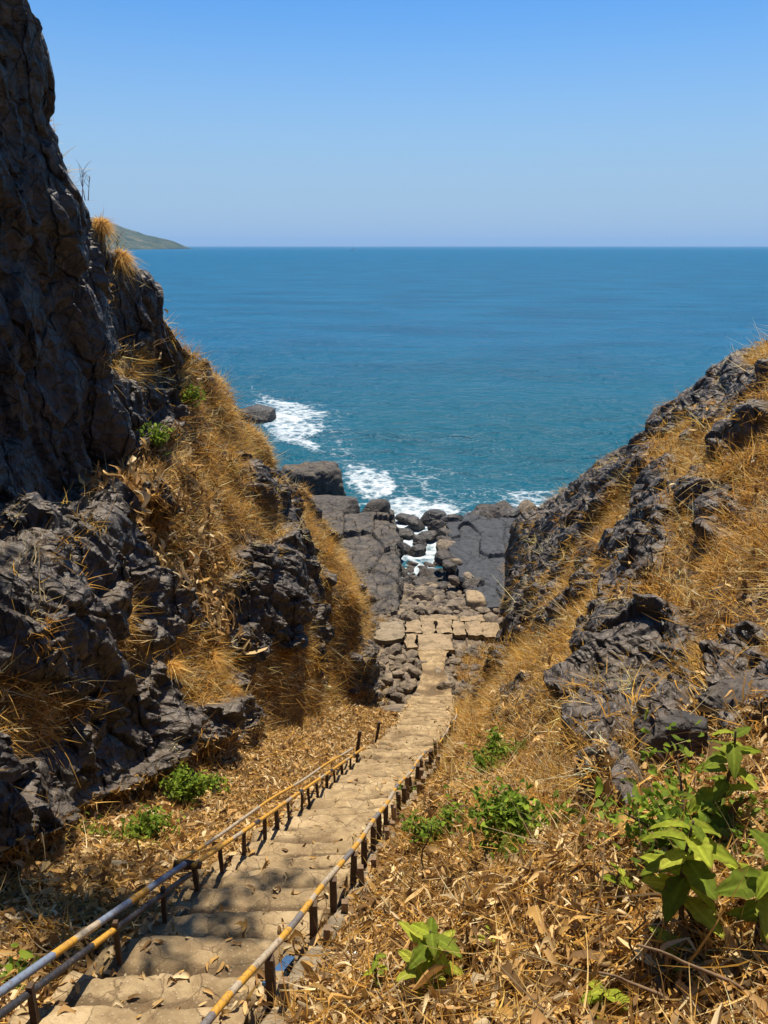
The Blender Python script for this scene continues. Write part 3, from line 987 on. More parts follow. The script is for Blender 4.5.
# ------------------------------------------------------------------ boulders
def rock_mesh(name, seed, sub=4, flat=(1, 1, .7), rough=1.0, blocky=0.0, mat=None):
    import bmesh
    bm = bmesh.new()
    bmesh.ops.create_icosphere(bm, subdivisions=sub, radius=1)
    V = np.array([v.co[:] for v in bm.verts])
    Fc = np.array([[v.index for v in f.verts] for f in bm.faces])
    bm.free()
    d = unit(V)
    if blocky:
        m = np.abs(V).max(1, keepdims=True)
        V = V * (1 - blocky) + (V / m) * 0.8 * blocky
    o = np.array((seed * 3.7, seed * 1.9, seed * 5.3))
    rs = np.random.default_rng(seed)
    nn = rs.normal(size=(12, 3)); nn /= np.linalg.norm(nn, axis=1)[:, None]
    hh = rs.uniform(.70, 1.05, 12)
    if blocky > .3:
        nn = np.concatenate([nn, np.concatenate([np.eye(3), -np.eye(3)]) + rs.normal(size=(6, 3)) * .12]); hh = np.concatenate([hh + .35 * blocky, np.full(6, .85)])
    nn = np.concatenate([nn, np.eye(3), -np.eye(3)]); hh = np.concatenate([hh, np.full(6, 1.08)])
    pw = 9 + 24 * min(rough, 1.0)
    dd = unit(V)
    r = (np.clip(dd @ nn.T, 0, None) / hh[None]) ** pw
    r = r.sum(1) ** (-1 / pw)
    r = np.minimum(r, 1.22) + 0.035 * fbm(dd * 2.5 + o, 4, seed)
    if sub >= 4: r = r + rough * (.3 if sub > 4 else .16) * (.5 - facet(dd * 3.0 + o, seed + 9)) + .012 * fbm(dd * 12 + o, 3, seed + 4)
    V = dd * r[:, None] * np.array(flat)
    me = np_mesh(name, V, None, Fc, rough < 0.6)
    if mat: me.materials.append(mat)
    return me


STONES = [rock_mesh('boulder', 60 + k, 3, (1, .8 + .3 * random.random(), .5 + .25 * random.random()), 0.55 + 0.5 * random.random(), 0.3, M['boulder']) for k in range(9)]
DSTONES = [rock_mesh('boulder', 90 + k, 3, (1, .8 + .3 * random.random(), .5 + .3 * random.random()), 0.9, 0.2, M['dark_boulder']) for k in range(6)]
WSTONES = [rock_mesh('boulder', 120 + k, 3, (1, .8 + .3 * random.random(), .55 + .3 * random.random()), 0.9, 0.2, M['wet_rock']) for k in range(5)]


def stone(me, loc, r, label, group, tilt=0.3, name='boulder', cat='boulder'):
    o = put(name, me)
    o.location = loc
    o.scale = (r * random.uniform(.85, 1.2), r * random.uniform(.85, 1.15), r * random.uniform(.8, 1.15))
    o.rotation_euler = (random.uniform(-tilt, tilt), random.uniform(-tilt, tilt), random.uniform(0, 6.28))
    return tag(o, label, cat, group)


def shore_z(y):
    return float(np.interp(y, [25.5, 27, 34.5, 37, 42, 46, 56], [-16.9, -17.5, -17.9, -18.3, -19.3, -19.75, -20.0]))


def place_field(n, xf, y0, y1, r0, r1, meshes, label, group, avoid=None, tries=4000, spacing=.78, sink=.25, zmin=-99):
    got = []
    for _ in range(tries):
        if len(got) >= n: break
        y = random.uniform(y0, y1)
        a, b = xf(y)
        x = random.uniform(a, b)
        r = r0 + (r1 - r0) * random.random() ** 2
        if avoid and avoid(x, y, r): continue
        if any((x - q[0]) ** 2 + (y - q[1]) ** 2 < ((r + q[2]) * spacing) ** 2 for q in got): continue
        got.append((x, y, r))
        stone(random.choice(meshes), (x, y, max(shore_z(y) + r * sink, zmin - .15 * r)), r, label, group)
    return got


PATH = lambda y: (float(np.interp(y, [26, 28, 29.5, 31, 32, 33.2], [1.0, 1.5, 1.75, 1.7, 1.55, 1.5])), float(np.interp(y, [26, 28, 29.5, 31, 32, 33.2], [2.7, 2.7, 2.5, 2.75, 3.15, 3.2])))
place_field(44, lambda y: (-0.6, PATH(y)[0] + .12), 26.8, 31.8, .16, .42, STONES, 'grey brown stone in the rubble heap left of the path foot', 'rubble left of the path foot')
place_field(36, lambda y: (PATH(y)[1] - .12, 5.4), 27.3, 31.8, .15, .40, STONES, 'grey brown stone in the rubble heap right of the path foot', 'rubble right of the path foot')
place_field(56, lambda y: (0.2, 6.6), 34.15, 37.2, .18, .5, STONES, 'sunlit brown stone in the loose band just seaward of the paving', 'stones seaward of the paving')
place_field(76, lambda y: (0.9, 4.5), 37.0, 42.5, .27, .68, STONES, 'rounded brown boulder filling the channel between the two shelves', 'boulders filling the channel', None, 6000, .62)
place_field(52, lambda y: (0.9, 4.5), 40.5, 46.5, .26, .6, DSTONES, 'dark angular boulder at the water edge of the channel', 'dark boulders at the water edge', None, 6000, .7, .25, SEA)
for k, (px_, py_, r_) in enumerate([(415, 522, .75), (432, 517, .8), (405, 533, .55), (416, 550, .6), (425, 535, .7), (445, 530, .8), (400, 547, .6), (399, 530, .5), (404, 517, .55), (419, 540, .5), (388, 512, .5), (396, 540, .45)]):
    p_ = at_z(px_, py_ + 3, SEA)
    stone(random.choice(WSTONES), (p_[0], p_[1], SEA + r_ * .2), r_, 'wet black rock standing in the foam of the channel mouth', 'rocks in the channel foam')
p_ = at_z(375, 510, SEA + .6)
stone(rock_mesh('boulder', 200, 3, (1, .9, .9), .5, .1, M['dark_boulder']), (p_[0], p_[1], p_[2]), 1.15, 'round dark boulder standing at the seaward tip of the left shelf', None)
p_ = at_z(527, 508, SEA + .5)
stone(rock_mesh('boulder', 201, 3, (1, .9, .85), .35, .1, M['boulder']), (p_[0], p_[1], p_[2]), .75, 'single round brown boulder in white foam right of the slab tip', None)
for k in range(17):
    yy = random.uniform(38, 51.5)
    r_ = random.uniform(.3, .75)
    stone(random.choice(DSTONES + STONES), (float(np.interp(yy, [37, 40, 41, 47, 53.5], [5.3, 4.95, 4.5, 4.2, 4.6])) + random.uniform(-.45, .35), yy, float(np.interp(yy, [37, 53.5], [-18.1, -18.9])) - .05), r_, 'dark angular boulder heaped along the channel edge of the blue grey slab', 'boulders along the slab edge')
for k in range(20):
    px_ = random.uniform(440, 545); py_ = np.interp(px_, [440, 470, 500, 545], [528, 516, 508, 512]) + random.uniform(-3, 9)
    r_ = random.uniform(.45, 1.15)
    p_ = at_z(px_, py_ + 3, SEA + .2)
    stone(random.choice(WSTONES + DSTONES), (p_[0], p_[1], p_[2] + .1), r_, 'dark wet rock in the jumble at the seaward end of the right slab', 'rocks off the right slab')

# sea rocks
bl = rock_mesh('sea_stack', 301, 5, (2.5, 1.9, 1.8), .8, .6, M['shelf'])
p_ = at_z(318, 503, SEA)
o = put('sea_rock', bl, None, None, (p_[0] - .3, p_[1] + 1.3, SEA + 1.35)); o.rotation_euler = (0, 0, .35)
tag(o, 'big square grey rock block beside the surf below the left bluff', 'rock')
bl2 = rock_mesh('sea_stack', 305, 4, (2.6, 1.8, 1.3), .8, .5, M['wet_rock'])
p_ = at_z(258, 421, SEA)
o = put('sea_rock', bl2, None, None, (p_[0], p_[1], SEA + .5)); o.rotation_euler = (0, 0, -.6)
tag(o, 'low dark rock in the farthest surf behind the left grass crest', 'rock')
bl3 = rock_mesh('sea_stack', 307, 4, (3.6, 2.6, 1.5), .8, .5, M['dark_boulder'])
p_ = at_z(322, 508, SEA)
o = put('sea_rock', bl3, None, None, (p_[0] - .2, p_[1] - 3, SEA + .4)); o.rotation_euler = (0, 0, .3)
tag(o, 'low dark rock between the square block and the left bluff', 'rock')

# rock shelf on the left of the channel and slab on the right
def shelf_mesh(name, outline, z_of, depth, seed, mat, rough, n=130):
    """a thick slab: displaced top inside an outline (x as function of y) with side walls"""
    y0, y1, fl, fr = outline
    nu = n
    Y = np.linspace(y0, y1, n)
    U = np.linspace(0, 1, nu)
    p = np.zeros((nu, n, 3))
    for j, y in enumerate(Y):
        a, b = fl(y), fr(y)
        p[:, j, 0] = a + (b - a) * U
        p[:, j, 1] = y
        p[:, j, 2] = z_of(y)
    f = p.reshape(-1, 3)
    v, t, c = worley(f * np.array((.55, .3, 0)) + .5, seed)
    v2, t2, c2 = worley(f * np.array((1.4, .9, 0)) + .5, seed + 9)
    dz = rough * (.16 * v + .22 * t - .12 * sstep(.09, 0, c) + .06 * v2 + .08 * t2 - .05 * sstep(.1, 0, c2)) + rough * .06 * fbm(f * 2, 3, seed)
    f[:, 2] += dz
    wob = rough * .35 * fbm(f * np.array((.7, .7, 0)) + 9, 3, seed + 3)
    edge = np.zeros((nu, n)); edge[0] = 1; edge[-1] = 1; edge[:, 0] = 1; edge[:, -1] = 1
    e2 = blur(edge, 5).ravel()
    f[:, 0] += wob * (e2 > 0.01)
    top = f.reshape(nu, n, 3)
    border = [(i, 0) for i in range(nu)] + [(nu - 1, j) for j in range(1, n)] + [(i, n - 1) for i in range(nu - 2, -1, -1)] + [(0, j) for j in range(n - 2, 0, -1)]
    ring = np.array([top[i, j] for i, j in border])
    cen = ring.mean(0)
    rings = []
    R = 8
    for k in range(1, R + 1):
        q = ring.copy()
        q[:, 2] -= depth * k / R
        out = unit((q - cen) * np.array((1, 1, 0)))
        vv, tt, cc = worley(q * 1.1, seed + 20)
        q += out * (.25 * vv + .25 * tt + .1 * k / R)[:, None] * rough
        rings.append(q)
    V = np.concatenate([f] + rings)
    Q = grid_quads(nu, n)
    m = len(border)
    ids = [np.array([i * n + j for i, j in border])] + [np.arange(m) + nu * n + k * m for k in range(R)]
    qs = [Q]
    for k in range(R):
        a, b = ids[k], ids[k + 1]
        qs.append(np.stack([a, b, np.roll(b, -1), np.roll(a, -1)], 1))
    me = np_mesh(name, V, np.concatenate(qs), None, False)
    me.materials.append(mat)
    return me


o = put('rock_shelf', shelf_mesh('rock_shelf', (36.2, 55, lambda y: np.interp(y, [36, 45, 55], [-3.4, -5.2, -5.5]), lambda y: np.interp(y, [36, 40, 46, 52, 55], [.7, .9, .95, .75, .2])), lambda y: np.interp(y, [36, 40, 52, 55], [-17.9, -17.85, -18.1, -18.9]), 2.2, 700, M['shelf'], 1.0))
tag(o, 'long grey brown rock shelf running out left of the boulder channel', 'rock shelf')
o = put('slipway_slab', shelf_mesh('slipway_slab', (37, 53.5, lambda y: np.interp(y, [37, 40, 41, 47, 53.5], [5.3, 4.95, 4.5, 4.2, 4.6]), lambda y: 14.0), lambda y: np.interp(y, [37, 53.5], [-18.05, -18.75]), 1.8, 720, M['slab'], .65))
tag(o, 'smooth blue grey slab sloping to the sea beside the right bluff', 'slab')
# broken end of the slab
o = put('stone_block', rock_mesh('stone_block', 320, 4, (.55, .8, .4), .35, .8, M['paving']), None, None, at_z(475, 600, -18.0))
tag(o, 'upright pale stone block at the near corner of the blue grey slab', 'stone block')

# ------------------------------------------------------------------ paved landing: every flag a part
def flag_mesh(x0, x1, y0, y1, z, seed, th=.22):
    nu, nv = 14, 12
    X, Y = np.meshgrid(np.linspace(x0, x1, nu), np.linspace(y0, y1, nv), indexing='ij')
    f = np.stack([X.ravel(), Y.ravel(), np.full(X.size, z)], 1)
    f[:, 2] += .035 * fbm(f * 1.5 + seed, 3, seed)
    f[:, 0] += .24 * fbm(f * 2.2 + seed * 2, 4, seed + 1)
    f[:, 1] += .24 * fbm(f * 2.2 + seed * 3, 4, seed + 2)
    ed = np.zeros((nu, nv)); ed[0] = ed[-1] = 1; ed[:, 0] = ed[:, -1] = 1
    f[:, 2] -= .03 * ed.ravel()
    border = [(i, 0) for i in range(nu)] + [(nu - 1, j) for j in range(1, nv)] + [(i, nv - 1) for i in range(nu - 2, -1, -1)] + [(0, j) for j in range(nv - 2, 0, -1)]
    ids = np.array([i * nv + j for i, j in border])
    low = f[ids].copy(); low[:, 2] -= th
    b = np.arange(len(ids)) + len(f)
    Q = np.concatenate([grid_quads(nu, nv), np.stack([ids, b, np.roll(b, -1), np.roll(ids, -1)], 1)])
    return np_mesh('paving_stone', np.concatenate([f, low]), Q, None, True)


landing = empty('paved_landing', (2.2, 32.5, -17.6))
tag(landing, 'pale paved landing of large flagstones at the foot of the steps', 'paving')
flags = [(-.45, .95, 32.4, 34.2, -17.45), (1.0, 1.75, 33.0, 34.3, -17.42), (1.8, 2.45, 32.9, 34.4, -17.46), (2.5, 3.3, 33.0, 34.35, -17.43), (3.35, 3.9, 33.0, 34.3, -17.47),
         (3.95, 4.7, 32.8, 34.2, -17.44), (4.75, 5.6, 32.6, 34.2, -17.48), (1.0, 1.5, 31.6, 32.95, -17.42), (1.55, 3.25, 31.3, 32.85, -17.40), (1.8, 3.6, 34.45, 35.0, -17.5), (3.7, 5.0, 34.4, 34.9, -17.5)]
for k, (a, b, c, d, z) in enumerate(flags):
    o = put('paving_stone', flag_mesh(a - 2.2, b - 2.2, c - 32.5, d - 32.5, z + 17.6, 40 + k), M['paving'] if k else M['kerb'], landing)
ys_ = np.linspace(26.8, 31.4, 30)
Pp = np.zeros((14, 30, 3))
for j, y in enumerate(ys_):
    a, b = PATH(y)
    Pp[:, j, 0] = np.linspace(a - .1, b + .1, 14); Pp[:, j, 1] = y; Pp[:, j, 2] = np.interp(y, [26.8, 27.2, 31.4], [-17.22, -17.32, -17.46])
Pf = Pp.reshape(-1, 3)
Pf[:, 2] += .10 * fbm(Pf * 1.6, 4, 77); Pf[:, 0] += .1 * fbm(Pf * .9 + 5, 3, 78)
me_ = np_mesh('path', Pf, grid_quads(14, 30), None, True)
fattr(me_, 'dirt_shade', np.clip(.30 + .9 * fbm(Pf * np.array((.6, 1.6, 0)), 3, 79), 0, 1))
o = put('path', me_, M['step'])
tag(o, 'narrow worn path between the steps and the paved landing', 'path', None, 'structure')

# ------------------------------------------------------------------ staircase: each step a part
stairs = empty('stone_staircase', (0, 0, 0))
tag(stairs, 'long worn stone staircase descending between the cliffs to the shore', 'staircase')
TREAD = .56


def step_mesh(y0, y1, z, seed):
    a0, a1 = float(xl(y0)), float(xl(y1)); b0, b1 = float(xr(y0)), float(xr(y1))
    nu, nv = 44, 16
    U = np.linspace(0, 1, nu); Vv = np.linspace(0, 1, nv)
    f = np.zeros((nu, nv, 3))
    f[..., 0] = (a0 + (a1 - a0) * Vv)[None] * (1 - U)[:, None] + (b0 + (b1 - b0) * Vv)[None] * U[:, None]
    f[..., 1] = (y0 + (y1 - y0) * Vv)[None]
    f[..., 2] = z
    f = f.reshape(-1, 3)
    vq = np.tile(Vv, nu); uq = np.repeat(U, nv)
    nose = sstep(.62, 1.0, vq)
    wear = 0.5 + 0.5 * fbm(np.stack([f[:, 0] * 1.4, np.full(len(f), seed * 3.1), np.zeros(len(f))], 1), 3, seed)
    f[:, 1] += nose * .14 * (wear - .5) + .05 * fbm(f * 4, 2, 5) * nose
    f[:, 2] += .022 * fbm(f * 1.8, 4, 9) - .03 * nose ** 6 * (.35 + wear) - .02 * vq
    v, t, c = worley(f * np.array((1.6, 1.6, 0)) + seed * .7, 31)
    f[:, 2] += .022 * v + .02 * t - .025 * sstep(.12, 0, c) + .016 * fbm(f * 9, 3, 12)
    f[:, 0] += (np.abs(uq - .5) > .48) * .12 * fbm(f * 2.2 + 3, 2, 14)
    g = f.reshape(nu, nv, 3)
    rows = [g]
    fr = []
    for k in range(1, 6):
        q = g[:, -1].copy()
        q[:, 2] -= .34 * k / 5
        q[:, 1] += .05 * fbm(q * 3, 3, 15) + .02 * k
        fr.append(q)
    allg = np.concatenate([g, np.stack(fr, 1)], 1)
    # side skirts
    lft = allg[0].copy(); lft[:, 2] -= .5
    rgt = allg[-1].copy(); rgt[:, 2] -= .5
    allg = np.concatenate([lft[None], allg, rgt[None]], 0)
    me = np_mesh('step', allg.reshape(-1, 3), grid_quads(allg.shape[0], allg.shape[1]), None, True)
    dv = np.concatenate([np.clip(1.08 - (Vv - .40) / (.34 + .22 * np.clip((y0 - 6) / 14, 0, 1)), 0, 1), np.full(5, .9)])  # inner tread darkened towards the riser, painting in the step shadow lines
    ga = allg.reshape(-1, 3)
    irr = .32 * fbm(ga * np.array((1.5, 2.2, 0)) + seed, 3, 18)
    fattr(me, 'dirt_shade', np.clip(np.tile(dv, allg.shape[0]) + irr, 0, 1.2) * (.75 + .4 * ((seed * 37) % 11) / 11))
    return me


k = 0
y = -2.2
while y < 26.9:
    tr = TREAD * random.uniform(.92, 1.1)
    z = float(-3.2 - .52 * (y + tr * .5)) + random.uniform(-.02, .02)
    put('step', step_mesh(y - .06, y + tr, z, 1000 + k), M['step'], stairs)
    y += tr; k += 1

# leaves blown onto the steps
rs_ = np.random.default_rng(33)
n_ = 1500
yy_ = 1 + 24 * rs_.random(n_) ** 1.5
e_ = rs_.random(n_); e_ = np.where(rs_.random(n_) < .6, np.where(rs_.random(n_) < .5, e_ * .12, 1 - e_ * .12), e_)
kk_ = np.floor((yy_ + 2.2) / TREAD)
P_ = np.stack([xl(yy_) * (1 - e_) + xr(yy_) * e_, yy_, -3.2 - .52 * yy_ + .10], 1)
dg = bpy.context.evaluated_depsgraph_get()
ok_ = []
for i in range(n_):
    h, lo, no, ix, ob, mx = scene.ray_cast(dg, Vector(P_[i]) + Vector((0, 0, .5)), Vector((0, 0, -1)))
    if h and ob.name.startswith('step'):
        P_[i, 2] = lo.z + .012; ok_.append(i)
P_ = P_[ok_]; n_ = len(P_)
L_ = .05 + .10 * rs_.random(n_)
V, Q, C = leaves(P_, unit(np.array((0, 0, 1.)) + rs_.normal(size=(n_, 3)) * .2), L_, L_ * .16, rs_.normal(size=(n_, 3)), pick(TAN, n_, rs_), rs_)
me_ = np_mesh('scattered_leaves', V, Q, None, True); cattr(me_, 'Col', C)
tag(put('scattered_leaves', me_, M['litter']), 'dry leaves blown onto the stone steps', 'leaf litter', None, 'stuff')

# kerb stones on the right
def box_rock(name, a, b, w, h, seed, mat, parent):
    """a rough stone block laid from a to b"""
    a = np.array(a); b = np.array(b)
    d = b - a; L = np.linalg.norm(d); d /= L
    s = unit(np.cross(d, (0, 0, 1.0))); u = np.cross(s, d)
    me = rock_mesh(name, seed, 3, (1, 1, 1), .25, .92, mat)
    n = len(me.vertices)
    co = np.zeros(n * 3, np.float32); me.vertices.foreach_get('co', co); co = co.reshape(-1, 3)
    q = (a + b) / 2 + co[:, :1] * .62 * L * d + co[:, 1:2] * w * .62 * s + co[:, 2:] * h * .62 * u
    me.vertices.foreach_set('co', q.astype(np.float32).ravel()); me.update()
    return put(name, me, None, parent)


y = -1.5; k = 0
while y < 17:
    L = random.uniform(.75, 1.35)
    za, zb = float(-3.2 - .52 * y), float(-3.2 - .52 * (y + L))
    box_rock('kerb_stone', (xr(y) + .16, y + .04, za - .06 + random.uniform(-.04, .04)), (xr(y + L) + .16, y + L - .04, zb - .06), .17 + random.uniform(0, .06), .22, 2000 + k, M['kerb'], stairs)
    y += L; k += 1
b = np_mesh('painted_strip', *(lambda V, Q: (V, Q))(np.array([(-.085, -.27, .012), (.0, -.27, .012), (.02, .27, .012), (-.06, .27, .012), (-.085, -.27, -.01), (.0, -.27, -.01), (.02, .27, -.01), (-.06, .27, -.01)]), np.array([(0, 1, 2, 3), (4, 7, 6, 5), (0, 4, 5, 1), (1, 5, 6, 2), (2, 6, 7, 3), (3, 7, 4, 0)])), None, False)
ps = at_z(283, 975, -3.2 - .52 * 4.75 - .0)
o = put('painted_strip', b, M['blue'], None, (ps[0], ps[1], -3.2 - .52 * ps[1] + .05))
o.rotation_euler = (math.radians(-27), 0, math.radians(-12))
tag(o, 'short faded blue painted board lying on the stair edge by the right rail', 'board')

# ------------------------------------------------------------------ railings
def tube_obj(name, pts, r, mat, parent, n=10):
    pts = np.array(pts, float)
    seg = np.concatenate([[0], np.cumsum(np.linalg.norm(np.diff(pts, axis=0), axis=1))])
    m = max(3, int(seg[-1] / .12))
    sq = np.linspace(0, seg[-1], m)
    pts = np.stack([np.interp(sq, seg, pts[:, i]) for i in range(3)], 1)
    V, Q, T = tube_arrays(pts, r, n)
    me = np_mesh(name, V, Q, T, True)
    al = np.concatenate([np.repeat(sq, n), [sq[0], sq[-1]]])
    fattr(me, 'along', al)
    return put(name, me, mat, parent)


def post_obj(parent, x, y, z0, h, w, mat, lean=(0, 0)):
    seed = random.randint(0, 9999)
    n, m = 4, 7
    V = []
    for k in range(m):
        t = k / (m - 1)
        for a in ((-1, -1), (1, -1), (1, 1), (-1, 1)):
            j = 1 + .12 * random.uniform(-1, 1)
            V.append((x + lean[0] * t + a[0] * w * .5 * j, y + lean[1] * t + a[1] * w * .5 * j, z0 + (h + .25) * t - .25))
    Q = []
    for k in range(m - 1):
        for c in range(4):
            Q.append((k * 4 + c, k * 4 + (c + 1) % 4, k * 4 + 4 + (c + 1) % 4, k * 4 + 4 + c))
    Q.append(((m - 1) * 4, (m - 1) * 4 + 1, (m - 1) * 4 + 2, (m - 1) * 4 + 3))
    return put('post', np_mesh('post', np.array(V), np.array(Q), None, False), mat, parent)


def gz(y): return -3.2 - .52 * y


rr = empty('handrail', (0, 0, 0))
tag(rr, 'low pipe handrail in worn yellow and white on the right stair edge', 'handrail')
H = .5
pts = []
for y in np.arange(1.0, 13.2, .4):
    pts.append((float(np.interp(y, [1, 4.26, 6.2, 7.42, 9.3, 13.2], [-1.62, -.89, -.46, -.21, .12, .86])) + .015 * math.sin(y * 3), y, gz(y) + float(np.interp(y, [1, 7.5, 9.3, 13.2], [H, H, .5, .42])) + .012 * math.sin(y * 2.1)))
tube_obj('rail', pts, .028, M['rail_right'], rr)
for y in (1.3, 2.4, 3.4, 4.35, 5.35, 5.95, 6.7, 7.25, 7.8, 8.3, 8.8):
    x = float(np.interp(y, [1, 4.26, 6.2, 7.42, 9.3], [-1.62, -.89, -.46, -.21, .08]))
    post_obj(rr, x + .015, y, gz(y), H - .03, .068, M['post'], (random.uniform(-.02, .02), 0))
    post_obj(rr, x + .13, y - .06, gz(y) - .05, H - .1 - random.uniform(0, .2), .06, M['post_pale'], (random.uniform(-.03, .03), random.uniform(-.03, .03)))
pts = [(float(xr(y)) + .3, y, gz(y) - .02 + .05 * math.sin(y * 1.7)) for y in np.arange(3.0, 8.6, .3)]
tube_obj('lower_rail', pts, .028, M['post'], rr)

pf = empty('post_row', (0, 0, 0))
tag(pf, 'row of short dark timber posts lining the right edge of the lower steps', 'fence')
for y in np.arange(9.3, 17.5, .42):
    x = float(xr(y)) + .12
    post_obj(pf, x, y, gz(y), random.uniform(.25, .5), .068, random.choice([M['post'], M['post'], M['post_pale']]), (random.uniform(-.05, .05), random.uniform(-.05, .05)))
    if random.random() < .6: post_obj(pf, x + .2, y + .1, gz(y) - .1, random.uniform(.2, .42), .07, M['post_pale'], (random.uniform(-.06, .06), random.uniform(-.05, .05)))
tube_obj('rail', [(float(xr(y)) + .12, y, gz(y) + .36 + .03 * math.sin(y * 5)) for y in np.arange(14.5, 21, .4)], .022, M['rail_straw'], pf)

lr = empty('handrail', (0, 0, 0))
tag(lr, 'double pipe handrail in worn blue, yellow and black on the left stair edge', 'handrail')
lx = lambda y: float(np.interp(y, [1, 4.91, 6.36, 8.5, 11.4, 14.1], [-3.1, -2.33, -2.03, -1.55, -1.0, -.5]))
tube_obj('rail', [(lx(y) + .0, y, gz(y) + .5) for y in np.arange(1.5, 6.45, .3)], .031, M['rail_blue'], lr)
tube_obj('rail', [(lx(y) + .05, y, gz(y) + .37) for y in np.arange(1.5, 6.5, .3)], .028, M['rail_dark'], lr)
tube_obj('rail', [(lx(y) + .06, y, gz(y) + float(np.interp(y, [6.3, 9, 14], [.46, .44, .3]))) for y in np.arange(6.35, 14.3, .35)], .025, M['rail_yellow'], lr)
tube_obj('rail', [(lx(y) - .1 + .02 * math.sin(y * 2), y, gz(y) + float(np.interp(y, [6.3, 9, 14], [.50, .52, .36]))) for y in np.arange(6.35, 14.0, .35)], .021, M['rail_straw'], lr)
V, Q, T = tube_arrays([(lx(6.4) - .16, 6.38, gz(6.4) + .48), (lx(6.4) - .02, 6.4, gz(6.4) + .45), (lx(6.4) + .12, 6.42, gz(6.4) + .42)], [.035, .05, .035], 8)
put('joint', np_mesh('joint', V, Q, T), M['post'], lr)
for y in (1.8, 2.9, 4.0, 5.0, 5.75, 6.45, 7.0, 7.6, 8.2, 8.7, 9.2, 9.7, 10.2, 10.7, 11.2, 11.8, 12.4, 13.0, 13.6):
    post_obj(lr, lx(y) + .03 + random.uniform(-.02, .02), y, gz(y), float(np.interp(y, [1, 9, 14], [.47, .44, .3])) - random.uniform(0, .05), random.uniform(.038, .055), M['post'], (random.uniform(-.04, .04), random.uniform(-.05, .05)))
for (y, h) in ((14.3, .62), (16.2, .55)):
    post_obj(lr, float(xl(y)) - .05, y, gz(y), h, .07, M['post'], (.12, .1))

# ------------------------------------------------------------------ green plants
GREEN = np.array([(0.15, 0.23, 0.025), (0.22, 0.31, 0.03), (0.28, 0.36, 0.045), (0.10, 0.16, 0.02), (0.19, 0.25, 0.04)])


def big_leaf(seed, L, Wd, tone):
    rs = np.random.default_rng(seed)
    nl, nw = 20, 9
    V = np.zeros((nl, nw, 3)); C = np.zeros((nl, nw, 3))
    dr = rs.uniform(.15, .55); fold = rs.uniform(.15, .45)
    for i in range(nl):
        t = i / (nl - 1)
        w = Wd * max(0.02, math.sin(math.pi * t ** .82) ** .9 * (1 - .25 * t)) * (1 + .08 * math.sin(t * 23 + seed))
        for k in range(nw):
            e = (k / (nw - 1) - .5) * 2
            V[i, k] = (L * t * (1 - .15 * dr * t), e * w, -dr * L * t * t * .8 + abs(e) * w * fold + .02 * L * math.sin(e * 7 + t * 9))
            C[i, k] = tone * (1.0 + .45 * (abs(e) < .15) + .16 * math.sin(t * 40) * abs(e) + rs.normal() * .08)
            if abs(e) > .9 and rs.random() < .35 or t > .93: C[i, k] = (.20, .12, .04)
    me = np_mesh('leaf', V.reshape(-1, 3), grid_quads(nl, nw), None, True)
    cattr(me, 'Col', np.clip(C.reshape(-1, 3), 0, .8))
    me.materials.append(M['leaf'])
    return me


LEAF = [big_leaf(k, 1.0, .21 + .03 * (k % 3), np.array(c)) for k, c in enumerate([(0.24, 0.30, 0.028), (0.34, 0.39, 0.04), (0.15, 0.20, 0.022), (0.39, 0.42, 0.055), (0.19, 0.24, 0.028), (0.28, 0.33, 0.035)])]


def leafy_plant(base, h, nleaf, ll, label, lean=(0, 0), name='broadleaf_plant', seed=0):
    rs = random.Random(seed)
    root = empty(name, tuple(base))
    tag(root, label, 'plant')
    pts = [(lean[0] * t * h + .02 * math.sin(t * 5 + seed), lean[1] * t * h, h * t - .08) for t in np.linspace(0, 1, 9)]
    V, Q, T = tube_arrays(pts, np.linspace(.018, .007, 9), 7)
    put('stem', np_mesh('stem', V, Q, T), M['bark'], root)
    for k in range(nleaf):
        t = .3 + .7 * (k + .5) / nleaf
        p = Vector((lean[0] * t * h, lean[1] * t * h, h * t - .08))
        o = put('leaf', LEAF[rs.randrange(6)], None, root)
        s = ll * rs.uniform(.7, 1.15) * (1.0 if k < nleaf - 2 else .7)
        o.location = p
        o.scale = (s, s * rs.uniform(.85, 1.2), s)
        o.rotation_euler = (rs.uniform(-.35, .35), rs.uniform(-.35, .45) - .25 * (k / nleaf), k * 2.4 + rs.uniform(-.4, .4))
    return root


def shrub(base, r, h, n, ll, label, seed, name='shrub', pal=GREEN, stems=7, cat='shrub'):
    rs = np.random.default_rng(seed)
    root = empty(name, tuple(base))
    tag(root, label, cat)
    parts = []
    tips = []
    for k in range(stems):
        a = rs.random() * 6.28
        e = np.array((math.cos(a) * r * rs.uniform(.2, .95), math.sin(a) * r * rs.uniform(.2, .95), h * rs.uniform(.6, 1.0)))
        pts = [e * t + np.array((0, 0, .08 * h * math.sin(t * 3))) - np.array((0, 0, .06)) for t in np.linspace(0, 1, 7)]
        parts.append(tube_arrays(pts, np.linspace(.016, .004, 7) * (1 + h * .4), 6))
        tips.append(np.array(pts))
    V, Q, T = join(parts)
    put('stem', np_mesh('stem', V, Q, T), M['bark'], root)
    P = np.zeros((n, 3))
    for i in range(n):
        tp = tips[rs.integers(0, stems)]
        P[i] = tp[rs.integers(2, 7)] + rs.normal(size=3) * r * .16
    N = unit(rs.normal(size=(n, 3)) * .7 + np.array((0, 0, 1)))
    L = ll * rs.uniform(.6, 1.25, n)
    V, Q, C = leaves(P, N, L, L * .22, rs.normal(size=(n, 3)), pick(pal, n, rs, .2), rs, .5)
    me = np_mesh('foliage', V, Q, None, True); cattr(me, 'Col', C)
    put('foliage', me, M['leaf'], root)
    return root


def on(G, px, py):
    return surf_at(G, px, py)[0]


